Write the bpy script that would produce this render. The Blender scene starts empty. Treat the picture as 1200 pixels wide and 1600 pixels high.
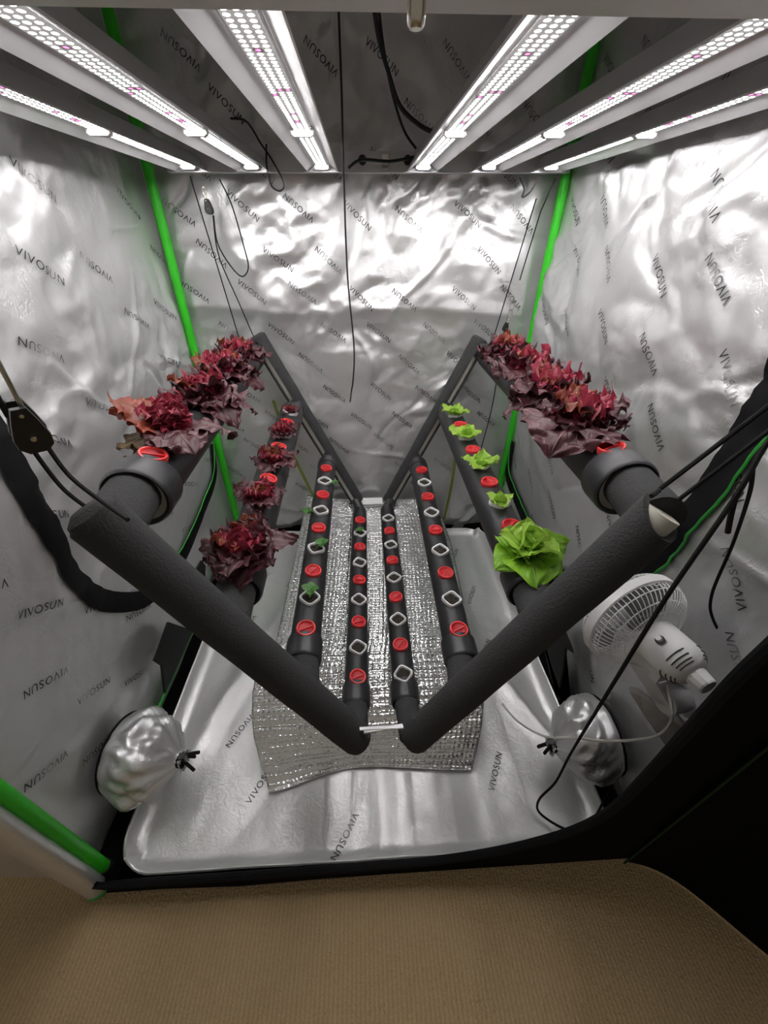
import bpy, math, random
import numpy as np
from mathutils import Vector, Matrix

# ------------------------------------------------------------------ camera, world, exposure
scene = bpy.context.scene
COL = scene.collection
F, CX, CY, CAMH = 600.0, 600.0, 800.0, 1.42
_d = np.array([562 - CX, 382 - CY, F]); _d /= np.linalg.norm(_d)
_v = np.array([587 - CX, 1662 - CY, F]); _v -= _v.dot(_d) * _d; _v /= np.linalg.norm(_v)
CAMB = np.array([np.cross(_d, -_v), _d, -_v])
CAMP = np.array([0, 0, CAMH])
cam_d = bpy.data.cameras.new('camera'); cam = bpy.data.objects.new('camera', cam_d); COL.objects.link(cam)
cam_d.sensor_fit = 'HORIZONTAL'; cam_d.sensor_width = 36.0; cam_d.lens = 36.0 * F / 1200.0
cam_d.clip_start = 0.01
_m = Matrix.Identity(4)
for r in range(3):
    _m[r][0] = CAMB[r][0]; _m[r][1] = -CAMB[r][1]; _m[r][2] = -CAMB[r][2]; _m[r][3] = CAMP[r]
cam.matrix_world = _m
scene.camera = cam
world = bpy.data.worlds.new('world'); scene.world = world; world.use_nodes = True
world.node_tree.nodes['Background'].inputs[0].default_value = (1.0, 0.91, 0.80, 1)
world.node_tree.nodes['Background'].inputs[1].default_value = 0.18
scene.view_settings.view_transform = 'Standard'
scene.view_settings.look = 'None'
scene.view_settings.gamma = 1.0
scene.view_settings.use_curve_mapping = False
scene.view_settings.exposure = 0.0
LED_STRENGTH = 37.0
scene.cycles.max_bounces = 8
scene.cycles.glossy_bounces = 6
scene.cycles.diffuse_bounces = 4
scene.cycles.sample_clamp_indirect = 6.0

# ------------------------------------------------------------------ helpers
def at(p, axis, val):
    """point of the place seen at pixel p of the photograph, on the plane axis=val"""
    r = CAMB @ np.array([p[0] - CX, p[1] - CY, F]); t = (val - CAMP[axis]) / r[axis]
    return CAMP + t * r

class MB:
    def __init__(s): s.v = []; s.f = []; s.uv = None
    def add(s, v, f):
        n = len(s.v); s.v.extend([tuple(map(float, p)) for p in v]); s.f.extend([tuple(i + n for i in q) for q in f]); return s
    def box(s, c, h, M=None):
        vs = [(sx * h[0], sy * h[1], sz * h[2]) for sx in (-1, 1) for sy in (-1, 1) for sz in (-1, 1)]
        if M is not None: vs = [tuple(M @ Vector(p)) for p in vs]
        vs = [(p[0] + c[0], p[1] + c[1], p[2] + c[2]) for p in vs]
        return s.add(vs, [(0, 1, 3, 2), (4, 6, 7, 5), (0, 4, 5, 1), (2, 3, 7, 6), (0, 2, 6, 4), (1, 5, 7, 3)])
    def grid(s, fn, nu, nv, close_u=False):
        vs = [fn(i / nu, j / nv) for j in range(nv + 1) for i in range(nu + (0 if close_u else 1))]
        w = nu if close_u else nu + 1; fs = []
        for j in range(nv):
            for i in range(nu):
                a = j * w + i; b = j * w + (i + 1) % w
                fs.append((a, b, b + w, a + w))
        return s.add(vs, fs)
    def sweep(s, pts, rad, n=10, caps=True, prof=None, up=None):
        pts = [Vector(tuple(map(float, p))) for p in pts]; k = len(pts)
        T = []
        for i in range(k):
            t = pts[min(i + 1, k - 1)] - pts[max(i - 1, 0)]
            T.append(t.normalized() if t.length > 1e-9 else Vector((0, 0, 1)))
        a = Vector(up) if up else (Vector((0, 0, 1)) if abs(T[0].z) < .9 else Vector((1, 0, 0)))
        N = (a - T[0] * a.dot(T[0])).normalized(); vs = []
        if prof is None: prof = [(math.cos(2 * math.pi * q / n), math.sin(2 * math.pi * q / n)) for q in range(n)]
        n = len(prof)
        for i in range(k):
            N = (N - T[i] * N.dot(T[i])).normalized(); Bn = T[i].cross(N)
            r = rad[i] if isinstance(rad, (list, tuple)) else rad
            for (c0, c1) in prof: vs.append(pts[i] + N * (c0 * r) + Bn * (c1 * r))
        fs = [(i * n + q, i * n + (q + 1) % n, (i + 1) * n + (q + 1) % n, (i + 1) * n + q) for i in range(k - 1) for q in range(n)]
        if caps: fs += [tuple(range(n))[::-1], tuple((k - 1) * n + q for q in range(n))]
        return s.add(vs, fs)
    def lathe(s, prof, n=24, M=None, closed=False):
        """prof: (r, z) pairs turned about z"""
        vs = []; m = len(prof)
        for q in range(n):
            a = 2 * math.pi * q / n
            for (r, z) in prof:
                p = Vector((r * math.cos(a), r * math.sin(a), z)); vs.append(M @ p if M is not None else p)
        fs = []
        for q in range(n):
            q2 = (q + 1) % n
            for i in range(m if closed else m - 1):
                i2 = (i + 1) % m
                fs.append((q * m + i, q2 * m + i, q2 * m + i2, q * m + i2))
        return s.add(vs, fs)
    def mesh(s, name, mat, smooth=True, base=(0, 0, 0), angle=40):
        me = bpy.data.meshes.new(name)
        me.from_pydata([(p[0] - base[0], p[1] - base[1], p[2] - base[2]) for p in s.v], [], s.f); me.update()
        me.materials.append(mat)
        if smooth:
            me.polygons.foreach_set('use_smooth', [True] * len(me.polygons))
            try: me.set_sharp_from_angle(angle=math.radians(angle))
            except Exception: pass
        return me
    def build(s, name, mat, parent=None, smooth=True, base=None, angle=40):
        if base is None: base = tuple(parent.get('_base', (0, 0, 0))) if parent is not None else (0, 0, 0)
        o = bpy.data.objects.new(name, s.mesh(name, mat, smooth, base, angle)); COL.objects.link(o)
        if parent is not None: o.parent = parent; o['_base'] = list(base)
        return o

def tag(o, label=None, cat=None, group=None, kind=None):
    if label: o['label'] = label
    if cat: o['category'] = cat
    if group: o['group'] = group
    if kind: o['kind'] = kind
    return o
def thing(name, label, cat, loc=(0, 0, 0), group=None):
    o = bpy.data.objects.new(name, None); COL.objects.link(o); o.empty_display_size = .02
    o.location = loc; o['_base'] = [float(c) for c in loc]
    return tag(o, label, cat, group)
def copy_tree(o, parent=None):
    c = o.copy(); COL.objects.link(c)
    if parent is not None: c.parent = parent
    for ch in o.children: copy_tree(ch, c)
    return c
def spline(pts, n=8):
    P = [Vector(tuple(map(float, p))) for p in pts]; out = []
    for i in range(len(P) - 1):
        p0 = P[max(i - 1, 0)]; p1 = P[i]; p2 = P[i + 1]; p3 = P[min(i + 2, len(P) - 1)]
        for k in range(n):
            t = k / n
            out.append(.5 * ((2 * p1) + (p2 - p0) * t + (2 * p0 - 5 * p1 + 4 * p2 - p3) * t * t + (3 * p1 - p0 - 3 * p2 + p3) * t ** 3))
    out.append(P[-1]); return out

# 2-D gradient noise on numpy arrays
_rng = np.random.RandomState(7); _perm = _rng.permutation(512); _ga = _rng.rand(512) * 2 * np.pi
_perm = np.concatenate([_perm, _perm])
def gnoise(x, y, seed=0):
    x = np.asarray(x, float) + seed * 17.31; y = np.asarray(y, float) + seed * 9.77
    xi = np.floor(x).astype(int); yi = np.floor(y).astype(int); fx = x - xi; fy = y - yi
    def g(ix, iy, dx, dy):
        a = _ga[_perm[(_perm[ix % 512] + iy) % 512]]; return np.cos(a) * dx + np.sin(a) * dy
    u = fx * fx * fx * (fx * (fx * 6 - 15) + 10); v = fy * fy * fy * (fy * (fy * 6 - 15) + 10)
    a = g(xi, yi, fx, fy); b = g(xi + 1, yi, fx - 1, fy); c = g(xi, yi + 1, fx, fy - 1); d = g(xi + 1, yi + 1, fx - 1, fy - 1)
    return (a + (b - a) * u) * (1 - v) + (c + (d - c) * u) * v

# ------------------------------------------------------------------ materials
def new_mat(name):
    m = bpy.data.materials.new(name); m.use_nodes = True
    return m, m.node_tree, m.node_tree.nodes['Principled BSDF']
def plain(name, col, rough=.5, metal=0.0, bump=None, spec=.5):
    m, nt, b = new_mat(name)
    b.inputs['Base Color'].default_value = (*col, 1); b.inputs['Roughness'].default_value = rough; b.inputs['Metallic'].default_value = metal
    b.inputs['Specular IOR Level'].default_value = spec
    if bump:
        tc = nt.nodes.new('ShaderNodeTexCoord'); nz = nt.nodes.new('ShaderNodeTexNoise'); nz.inputs['Scale'].default_value = bump[0]; nz.inputs['Detail'].default_value = 4
        bp = nt.nodes.new('ShaderNodeBump'); bp.inputs['Strength'].default_value = bump[1]; bp.inputs['Distance'].default_value = bump[2]
        nt.links.new(tc.outputs['Object'], nz.inputs['Vector']); nt.links.new(nz.outputs['Fac'], bp.inputs['Height']); nt.links.new(bp.outputs['Normal'], b.inputs['Normal'])
    return m
def foil(name, col, rough, metal=.85, crease=.004, fine=.6, cscale=7.0, weave=260.0, lines=.22):
    """crinkled metallised film: bump creases at two sizes and a fine weave, uneven gloss"""
    m, nt, b = new_mat(name); N = nt.nodes; L = nt.links
    tc = N.new('ShaderNodeTexCoord')
    n1 = N.new('ShaderNodeTexNoise'); n1.noise_type = 'RIDGED_MULTIFRACTAL'; n1.inputs['Scale'].default_value = cscale; n1.inputs['Detail'].default_value = 2.0; n1.inputs['Distortion'].default_value = .8
    n2 = N.new('ShaderNodeTexNoise'); n2.inputs['Scale'].default_value = 38; n2.inputs['Detail'].default_value = 2.5; n2.inputs['Distortion'].default_value = 1.5
    for n in (n1, n2): L.new(tc.outputs['Object'], n.inputs['Vector'])
    vm = N.new('ShaderNodeVectorMath'); vm.operation = 'MULTIPLY_ADD'; vm.inputs[1].default_value = (.10, .10, .10); L.new(n2.outputs['Color'], vm.inputs[0]); L.new(tc.outputs['Object'], vm.inputs[2])
    n4 = N.new('ShaderNodeTexVoronoi'); n4.feature = 'DISTANCE_TO_EDGE'; n4.inputs['Scale'].default_value = 6.5; L.new(vm.outputs[0], n4.inputs['Vector'])
    r4 = N.new('ShaderNodeMapRange'); r4.interpolation_type = 'SMOOTHSTEP'; r4.inputs['From Max'].default_value = .06; L.new(n4.outputs['Distance'], r4.inputs['Value'])
    b4 = N.new('ShaderNodeBump'); b4.inputs['Strength'].default_value = lines; b4.inputs['Distance'].default_value = .003; L.new(r4.outputs['Result'], b4.inputs['Height'])
    b1 = N.new('ShaderNodeBump'); b1.inputs['Strength'].default_value = .8; b1.inputs['Distance'].default_value = crease
    b2 = N.new('ShaderNodeBump'); b2.inputs['Strength'].default_value = fine; b2.inputs['Distance'].default_value = .004
    L.new(n1.outputs['Fac'], b1.inputs['Height']); L.new(n2.outputs['Fac'], b2.inputs['Height'])
    L.new(b4.outputs['Normal'], b1.inputs['Normal']); L.new(b1.outputs['Normal'], b2.inputs['Normal']); L.new(b2.outputs['Normal'], b.inputs['Normal'])
    rr = N.new('ShaderNodeMapRange'); rr.inputs['To Min'].default_value = rough - .07; rr.inputs['To Max'].default_value = rough + .09
    L.new(n2.outputs['Fac'], rr.inputs['Value']); L.new(rr.outputs['Result'], b.inputs['Roughness'])
    b.inputs['Base Color'].default_value = (*col, 1); b.inputs['Metallic'].default_value = metal
    return m
M = {}
M['mylar'] = foil('silver_reflective_film', (.71, .71, .715), .39, .68, .006, .16, lines=.16)
M['mat_film'] = foil('silver_floor_film', (.88, .88, .88), .37, .62, .006, .3, 5.0, lines=.10)
M['sock'] = foil('silver_sock_fabric', (.72, .72, .73), .34, .72, .003, .15, 7.0, lines=.12)
def print_mat():
    m, nt, b = new_mat('worn_grey_print'); N = nt.nodes; L = nt.links
    tc = N.new('ShaderNodeTexCoord'); n = N.new('ShaderNodeTexNoise'); n.inputs['Scale'].default_value = 9; n.inputs['Detail'].default_value = 5; L.new(tc.outputs['Object'], n.inputs['Vector'])
    cr = N.new('ShaderNodeValToRGB'); cr.color_ramp.elements[0].position = .50; cr.color_ramp.elements[1].position = .66; cr.color_ramp.elements[0].color = (.035, .035, .038, 1); cr.color_ramp.elements[1].color = (.55, .55, .55, 1)
    L.new(n.outputs['Fac'], cr.inputs['Fac']); L.new(cr.outputs['Color'], b.inputs['Base Color']); b.inputs['Metallic'].default_value = .6; b.inputs['Roughness'].default_value = .4
    return m
M['print'] = print_mat()
M['black_fabric'] = plain('black_canvas', (.0022, .0020, .0025), .95, bump=(400, .3, .0006), spec=.12)
M['zip'] = plain('black_zip_tape', (.005, .005, .006), .8, bump=(300, .3, .0006), spec=.2)
M['green'] = plain('green_pole_plastic', (.030, .50, .012), .45)
M['green_line'] = plain('green_piping', (.03, .34, .04), .5)
M['green_dark'] = plain('dull_green_piping', (.004, .03, .004), .8)
M['pvc'] = plain('black_pipe_plastic', (.016, .016, .018), .42, bump=(90, .1, .0004))
M['coupler'] = plain('black_coupler_plastic', (.021, .021, .024), .38)
M['rubber'] = plain('black_rubber', (.01, .01, .01), .6)
M['foam'] = plain('black_pipe_foam', (.046, .046, .047), .92, bump=(230, .9, .003), spec=.25)
M['core'] = plain('cream_pipe_plastic', (.62, .60, .52), .45)
M['white'] = plain('white_plastic', (.78, .78, .78), .38)
M['fanwhite'] = plain('white_fan_plastic', (.86, .86, .87), .36)
M['fangrey'] = plain('pale_grey_plastic', (.74, .74, .78), .42)
M['fandark'] = plain('dark_slot', (.05, .05, .05), .6)
M['blade'] = plain('smoky_blade_plastic', (.35, .36, .40), .3)
M['red'] = plain('red_plug_plastic', (.74, .045, .045), .38)
M['red_shaded'] = plain('red_plastic_recess_shade', (.42, .004, .012), .5)  # same red plastic, darkened: shade of the plug recess put into the colour
M['soil'] = plain('dark_growing_medium', (.022, .018, .013), .95, bump=(300, 1.0, .003))
M['rope'] = plain('black_rope', (.010, .010, .010), .8, bump=(700, .6, .0008), spec=.2)
M['cable'] = plain('black_cable', (.008, .008, .009), .5)
M['wcable'] = plain('white_cable', (.72, .72, .70), .45)
M['steel'] = plain('bright_steel', (.70, .66, .58), .25, 1.0)
M['alu'] = plain('white_painted_aluminium', (.62, .62, .63), .32, .25)
M['alu_grey'] = plain('grey_painted_aluminium', (.62, .60, .58), .42, .25)
M['ratchet'] = plain('black_ratchet_plastic', (.012, .012, .012), .38)
M['tube_green'] = plain('olive_green_hose', (.20, .24, .035), .35)
M['clear'] = plain('translucent_strap_plastic', (.72, .74, .76), .2)
M['res'] = plain('pale_grey_tub', (.60, .60, .60), .45)
M['velcro'] = plain('black_velcro', (.010, .010, .010), .95, bump=(600, .8, .0015))
M['stem'] = plain('pale_green_stem', (.35, .45, .16), .5)

def carpet_mat():
    m, nt, b = new_mat('brown_ribbed_carpet'); N = nt.nodes; L = nt.links
    tc = N.new('ShaderNodeTexCoord')
    w = N.new('ShaderNodeTexWave'); w.wave_type = 'BANDS'; w.bands_direction = 'X'; w.inputs['Scale'].default_value = 30; w.inputs['Distortion'].default_value = 3.0; w.inputs['Detail'].default_value = 3; w.inputs['Detail Scale'].default_value = 6
    v = N.new('ShaderNodeTexVoronoi'); v.inputs['Scale'].default_value = 190
    n = N.new('ShaderNodeTexNoise'); n.inputs['Scale'].default_value = 5; n.inputs['Detail'].default_value = 4
    for q in (w, v, n): L.new(tc.outputs['Object'], q.inputs['Vector'])
    cr = N.new('ShaderNodeValToRGB'); cr.color_ramp.elements[0].color = (.40, .285, .15, 1); cr.color_ramp.elements[1].color = (.57, .43, .25, 1)
    mx = N.new('ShaderNodeMath'); mx.operation = 'MULTIPLY_ADD'; mx.inputs[1].default_value = .45
    L.new(w.outputs['Fac'], mx.inputs[0])
    m2 = N.new('ShaderNodeMath'); m2.operation = 'MULTIPLY'; m2.inputs[1].default_value = .5; L.new(n.outputs['Fac'], m2.inputs[0]); L.new(m2.outputs[0], mx.inputs[2])
    L.new(mx.outputs[0], cr.inputs['Fac']); L.new(cr.outputs['Color'], b.inputs['Base Color'])
    b1 = N.new('ShaderNodeBump'); b1.inputs['Strength'].default_value = .5; b1.inputs['Distance'].default_value = .003; L.new(w.outputs['Fac'], b1.inputs['Height'])
    b2 = N.new('ShaderNodeBump'); b2.inputs['Strength'].default_value = .7; b2.inputs['Distance'].default_value = .003; L.new(v.outputs['Distance'], b2.inputs['Height']); L.new(b1.outputs['Normal'], b2.inputs['Normal'])
    L.new(b2.outputs['Normal'], b.inputs['Normal']); b.inputs['Roughness'].default_value = .95; b.inputs['Specular IOR Level'].default_value = .1
    return m
M['carpet'] = carpet_mat()

def bubble_mat():
    m, nt, b = new_mat('silver_bubble_insulation'); N = nt.nodes; L = nt.links
    uv = N.new('ShaderNodeUVMap'); uv.uv_map = 'UVMap'
    mp = N.new('ShaderNodeMapping'); mp.inputs['Scale'].default_value = (62, 74, 1); L.new(uv.outputs['UV'], mp.inputs['Vector'])
    v = N.new('ShaderNodeTexVoronoi'); v.inputs['Scale'].default_value = 1.0; v.inputs['Randomness'].default_value = .25; v.feature = 'SMOOTH_F1'; L.new(mp.outputs['Vector'], v.inputs['Vector'])
    w = N.new('ShaderNodeTexWave'); w.bands_direction = 'Y'; w.inputs['Scale'].default_value = 34; w.inputs['Distortion'].default_value = 3.5; w.inputs['Detail'].default_value = 3; w.inputs['Detail Scale'].default_value = 2; L.new(uv.outputs['UV'], w.inputs['Vector'])
    n = N.new('ShaderNodeTexNoise'); n.noise_type = 'RIDGED_MULTIFRACTAL'; n.inputs['Scale'].default_value = 6; n.inputs['Detail'].default_value = 5; L.new(uv.outputs['UV'], n.inputs['Vector'])
    b0 = N.new('ShaderNodeBump'); b0.inputs['Strength'].default_value = .6; b0.inputs['Distance'].default_value = .006; L.new(n.outputs['Fac'], b0.inputs['Height'])
    b1 = N.new('ShaderNodeBump'); b1.inputs['Strength'].default_value = .35; b1.inputs['Distance'].default_value = .003; L.new(w.outputs['Fac'], b1.inputs['Height'])
    b2 = N.new('ShaderNodeBump'); b2.inputs['Strength'].default_value = 1.0; b2.inputs['Distance'].default_value = .0065; b2.invert = True; L.new(v.outputs['Distance'], b2.inputs['Height'])
    L.new(b0.outputs['Normal'], b1.inputs['Normal']); L.new(b1.outputs['Normal'], b2.inputs['Normal']); L.new(b2.outputs['Normal'], b.inputs['Normal'])
    b.inputs['Base Color'].default_value = (.90, .90, .90, 1); b.inputs['Metallic'].default_value = .90; b.inputs['Roughness'].default_value = .21
    return m
M['bubble'] = bubble_mat()

def led_mat():
    """three rows of diodes under a clear cover, a pink diode here and there"""
    m, nt, b = new_mat('led_board'); N = nt.nodes; L = nt.links
    tc = N.new('ShaderNodeTexCoord'); sp = N.new('ShaderNodeSeparateXYZ'); L.new(tc.outputs['UV'], sp.inputs[0])
    def math_(op, a, bb=None, c=None):
        q = N.new('ShaderNodeMath'); q.operation = op
        for i, x in enumerate((a, bb, c)):
            if x is None: continue
            if isinstance(x, (int, float)): q.inputs[i].default_value = x
            else: L.new(x, q.inputs[i])
        return q.outputs[0]
    gx = math_('MULTIPLY', sp.outputs[0], 3.0); gy = math_('MULTIPLY', sp.outputs[1], 75.0)
    fx = math_('SUBTRACT', math_('FRACT', gx), .5); fy = math_('SUBTRACT', math_('FRACT', gy), .5)
    d = math_('SQRT', math_('ADD', math_('MULTIPLY', fx, fx), math_('MULTIPLY', fy, fy)))
    mr = N.new('ShaderNodeMapRange'); mr.inputs['From Min'].default_value = .16; mr.inputs['From Max'].default_value = .32; mr.inputs['To Min'].default_value = 1; mr.inputs['To Max'].default_value = 0; L.new(d, mr.inputs['Value'])
    cb = N.new('ShaderNodeCombineXYZ'); L.new(math_('FLOOR', gx), cb.inputs[0]); L.new(math_('FLOOR', gy), cb.inputs[1])
    wn = N.new('ShaderNodeTexWhiteNoise'); wn.noise_dimensions = '2D'; L.new(cb.outputs[0], wn.inputs['Vector'])
    pk = math_('GREATER_THAN', wn.outputs['Value'], .955)
    mixc = N.new('ShaderNodeMix'); mixc.data_type = 'RGBA'; L.new(pk, mixc.inputs['Factor']); mixc.inputs['A'].default_value = (1, .975, .97, 1); mixc.inputs['B'].default_value = (.030, .004, .016, 1)
    st = math_('MULTIPLY_ADD', mr.outputs['Result'], LED_STRENGTH * 3.4, LED_STRENGTH * .006)
    L.new(mixc.outputs['Result'], b.inputs['Emission Color']); L.new(st, b.inputs['Emission Strength'])
    b.inputs['Base Color'].default_value = (.75, .75, .75, 1); b.inputs['Roughness'].default_value = .3
    return m
M['led'] = led_mat()

def leaf_mat(name, base, tip, vein, rough=.42, trans=.0, vscale=7.0):
    m, nt, b = new_mat(name); N = nt.nodes; L = nt.links
    uv = N.new('ShaderNodeUVMap'); uv.uv_map = 'UVMap'; sp = N.new('ShaderNodeSeparateXYZ'); L.new(uv.outputs['UV'], sp.inputs[0])
    tc = N.new('ShaderNodeTexCoord'); nz = N.new('ShaderNodeTexNoise'); nz.inputs['Scale'].default_value = 45; nz.inputs['Detail'].default_value = 4; L.new(tc.outputs['Object'], nz.inputs['Vector'])
    def math_(op, a, bb=None, c=None):
        q = N.new('ShaderNodeMath'); q.operation = op
        for i, x in enumerate((a, bb, c)):
            if x is None: continue
            if isinstance(x, (int, float)): q.inputs[i].default_value = x
            else: L.new(x, q.inputs[i])
        return q.outputs[0]
    t = math_('ABSOLUTE', math_('SUBTRACT', sp.outputs[0], .5))            # distance to the midrib
    mid = N.new('ShaderNodeMapRange'); mid.inputs['From Min'].default_value = .008; mid.inputs['From Max'].default_value = .03; mid.inputs['To Min'].default_value = 1; mid.inputs['To Max'].default_value = 0; L.new(t, mid.inputs['Value'])
    side = math_('ABSOLUTE', math_('SINE', math_('MULTIPLY', math_('SUBTRACT', sp.outputs[1], math_('MULTIPLY', t, 1.1)), vscale * 3.14)))
    sv = N.new('ShaderNodeMapRange'); sv.inputs['From Min'].default_value = .0; sv.inputs['From Max'].default_value = .16; sv.inputs['To Min'].default_value = .45; sv.inputs['To Max'].default_value = 0; L.new(side, sv.inputs['Value'])
    vn = math_('MAXIMUM', mid.outputs['Result'], sv.outputs['Result'])
    edge = math_('MULTIPLY', t, 1.3); mixf = math_('MULTIPLY_ADD', nz.outputs['Fac'], 1.3, math_('SUBTRACT', edge, .45))
    mx = N.new('ShaderNodeMix'); mx.data_type = 'RGBA'; mx.clamp_factor = True; L.new(mixf, mx.inputs['Factor']); mx.inputs['A'].default_value = (*base, 1); mx.inputs['B'].default_value = (*tip, 1)
    m2 = N.new('ShaderNodeMix'); m2.data_type = 'RGBA'; L.new(math_('MULTIPLY', vn, .55), m2.inputs['Factor']); L.new(mx.outputs['Result'], m2.inputs['A']); m2.inputs['B'].default_value = (*vein, 1)
    L.new(m2.outputs['Result'], b.inputs['Base Color'])
    bp = N.new('ShaderNodeBump'); bp.inputs['Strength'].default_value = .7; bp.inputs['Distance'].default_value = .003; bp.invert = True
    L.new(math_('ADD', vn, math_('MULTIPLY', nz.outputs['Fac'], .8)), bp.inputs['Height']); L.new(bp.outputs['Normal'], b.inputs['Normal'])
    b.inputs['Roughness'].default_value = rough
    if trans > 0:
        tr = N.new('ShaderNodeBsdfTranslucent'); L.new(m2.outputs['Result'], tr.inputs['Color'])
        ms = N.new('ShaderNodeMixShader'); ms.inputs[0].default_value = trans
        L.new(b.outputs[0], ms.inputs[1]); L.new(tr.outputs[0], ms.inputs[2]); L.new(ms.outputs[0], N['Material Output'].inputs['Surface'])
    return m
M['leaf_purple'] = leaf_mat('dark_purple_lettuce_leaf', (.050, .015, .018), (.085, .020, .028), (.20, .085, .085), .40, .08)
M['leaf_red'] = leaf_mat('crimson_lettuce_leaf', (.22, .020, .036), (.35, .034, .068), (.40, .13, .14), .40, .15)
M['leaf_rust'] = leaf_mat('rusty_lettuce_leaf', (.17, .050, .018), (.26, .040, .024), (.32, .15, .07), .42, .2)
M['leaf_yellow'] = leaf_mat('yellowing_lettuce_leaf', (.23, .16, .05), (.12, .055, .035), (.42, .34, .16), .5, .15)
M['leaf_green'] = leaf_mat('bright_green_lettuce_leaf', (.19, .42, .022), (.27, .55, .035), (.42, .62, .13), .36, .25)
M['leaf_lime'] = leaf_mat('lime_green_lettuce_leaf', (.32, .55, .06), (.42, .66, .09), (.55, .72, .2), .36, .28)
M['leaf_seed'] = leaf_mat('dark_green_seedling_leaf', (.045, .16, .025), (.075, .21, .04), (.13, .30, .08), .4, .15)

# ------------------------------------------------------------------ the tent and the room
XL, XR, YF, YB, ZT = -.765, .765, .30, 1.845, 2.04
def dents(u, v, cell, seed):
    """shallow dents that meet in sharp ridges"""
    iu = np.floor(u / cell).astype(int); iv = np.floor(v / cell).astype(int); best = np.full(np.shape(u), 9.0)
    for du in (-1, 0, 1):
        for dv in (-1, 0, 1):
            h = _perm[(_perm[(iu + du + seed * 13) % 512] + iv + dv) % 512]
            cu = (iu + du + .5 + .48 * np.cos(_ga[h])) * cell; cv = (iv + dv + .5 + .48 * np.sin(_ga[h] * 3.7)) * cell
            best = np.minimum(best, ((u - cu) ** 2 + (v - cv) ** 2) / cell ** 2)
    return best
def wrinkle(u, v, seed, amp=1.0):
    """crumpled film: sharp creases in several sizes and directions"""
    wu = u + .06 * gnoise(u * 4, v * 4, seed + 5); wv = v + .06 * gnoise(u * 4, v * 4, seed + 6)
    a = wu * .8 + wv * .6; b = -wu * .6 + wv * .8
    m = np.clip(.55 + 1.6 * gnoise(u * 3.1, v * 2.7, seed + 7), .12, 1.25)
    d = .024 * gnoise(u * 2.1, v * 1.7, seed)
    d += .024 * (np.abs(gnoise(a * 3.6, b * 6.0, seed + 1)) - .2)
    d += m * .018 * (dents(a * .75, b * 1.15, .17, seed) - .3)
    d += m * .0075 * (dents(wu * .9, wv * 1.2, .075, seed + 3) - .3)
    d -= m * .011 * np.abs(gnoise(a * 9, b * 15, seed + 2))
    d += m * .0030 * dents(b * 1.2, a, .032, seed + 4)
    rf = random.Random(seed * 31)                       # long straight folds
    for q in range(34):
        cu, cv, an, ln, w, h = rf.uniform(-.8, 1.9), rf.uniform(.1, 2.0), rf.uniform(-1.3, 1.3), rf.uniform(.10, .32), rf.uniform(.010, .026), rf.uniform(.004, .009) * rf.choice((1, 1, -1))
        p = (wu - cu) * math.cos(an) + (wv - cv) * math.sin(an); t = np.abs(-(wu - cu) * math.sin(an) + (wv - cv) * math.cos(an))
        d = d + h * np.clip(1 - t / w, 0, 1) * np.clip((1 - np.abs(p) / ln) * 2.5, 0, 1)
    return d * amp
def crease_profile(v, depth=.05, zc=1.19):
    up = np.clip((1.72 - v) / (1.72 - zc), 0, 1) * depth
    low = depth * np.exp(-np.clip(zc - v, 0, 9) / .055) * .82 + depth * .18
    return np.where(v >= zc, up, low * np.clip(v / .3, 0, 1))
def edge_fade(u, lo, hi, w=.08): return np.clip((u - lo) / w, 0, 1) * np.clip((hi - u) / w, 0, 1)
class Wall:
    """u runs left to right as seen from inside, v runs up"""
    def __init__(s, which): s.w = which
    def disp(s, u, v):
        u = np.asarray(u, float); v = np.asarray(v, float)
        if s.w == 'back': return (wrinkle(u, v, 1, 1.0 + .5 * np.clip((v - 1.15) * 4, 0, 1)) + crease_profile(v, .034, 1.19 + .012 * np.sin(u * 7))) * edge_fade(u, XL, XR) + .004
        k = 3 if s.w == 'left' else 11
        e = edge_fade(u, YF, YB, .10)
        low = np.clip((v - .2) / .6, .25, 1)
        return (wrinkle(u, v, k, 1.15 * low) + .03 * np.exp(-((v - .95) / .5) ** 2)) * e + .004
    def pos(s, u, v, off=0.0):
        d = s.disp(u, v) + off
        u = np.asarray(u, float); v = np.asarray(v, float)
        if s.w == 'back': return np.stack([u, YB - d, v], -1)
        if s.w == 'left': return np.stack([XL + d, u, v], -1)
        return np.stack([XR - d, u, v], -1)
    def build(s, name, u0, u1, nu, nv, mat):
        U, V = np.meshgrid(np.linspace(u0, u1, nu), np.linspace(0, ZT, nv)); P = s.pos(U, V).reshape(-1, 3)
        f = [(j * nu + i, j * nu + i + 1, (j + 1) * nu + i + 1, (j + 1) * nu + i) for j in range(nv - 1) for i in range(nu - 1)]
        mb = MB(); mb.v = [tuple(p) for p in P]; mb.f = f
        return tag(mb.build(name, mat, angle=180), kind='structure')
WB, WL, WR = Wall('back'), Wall('left'), Wall('right')
wall_back = WB.build('wall_back', XL, XR, 170, 220, M['mylar'])
wall_left = WL.build('wall_left', YF, YB, 170, 220, M['mylar'])
wall_right = WR.build('wall_right', YF, YB, 170, 220, M['mylar'])
tag(wall_back, 'crumpled silver reflective back wall of the tent'); tag(wall_left, 'crumpled silver reflective side wall with the tied duct sleeve near the post')
tag(wall_right, 'crumpled silver reflective side wall behind the white fan')
mb = MB(); mb.grid(lambda a, b: (XL + a * (XR - XL), YF + b * (YB - YF), ZT + .01 * math.sin(9 * a) * math.sin(7 * b)), 40, 40)
tag(mb.build('ceiling', M['mylar']), 'dim silver ceiling of the tent above the light bars', kind='structure')
mb = MB(); mb.grid(lambda a, b: (-2.6 + 5.2 * a, -2.2 + 4.4 * b, 0.0), 4, 4)
tag(mb.build('floor', M['carpet'], smooth=False), 'brown ribbed carpet in front of the tent', kind='structure')

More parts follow.
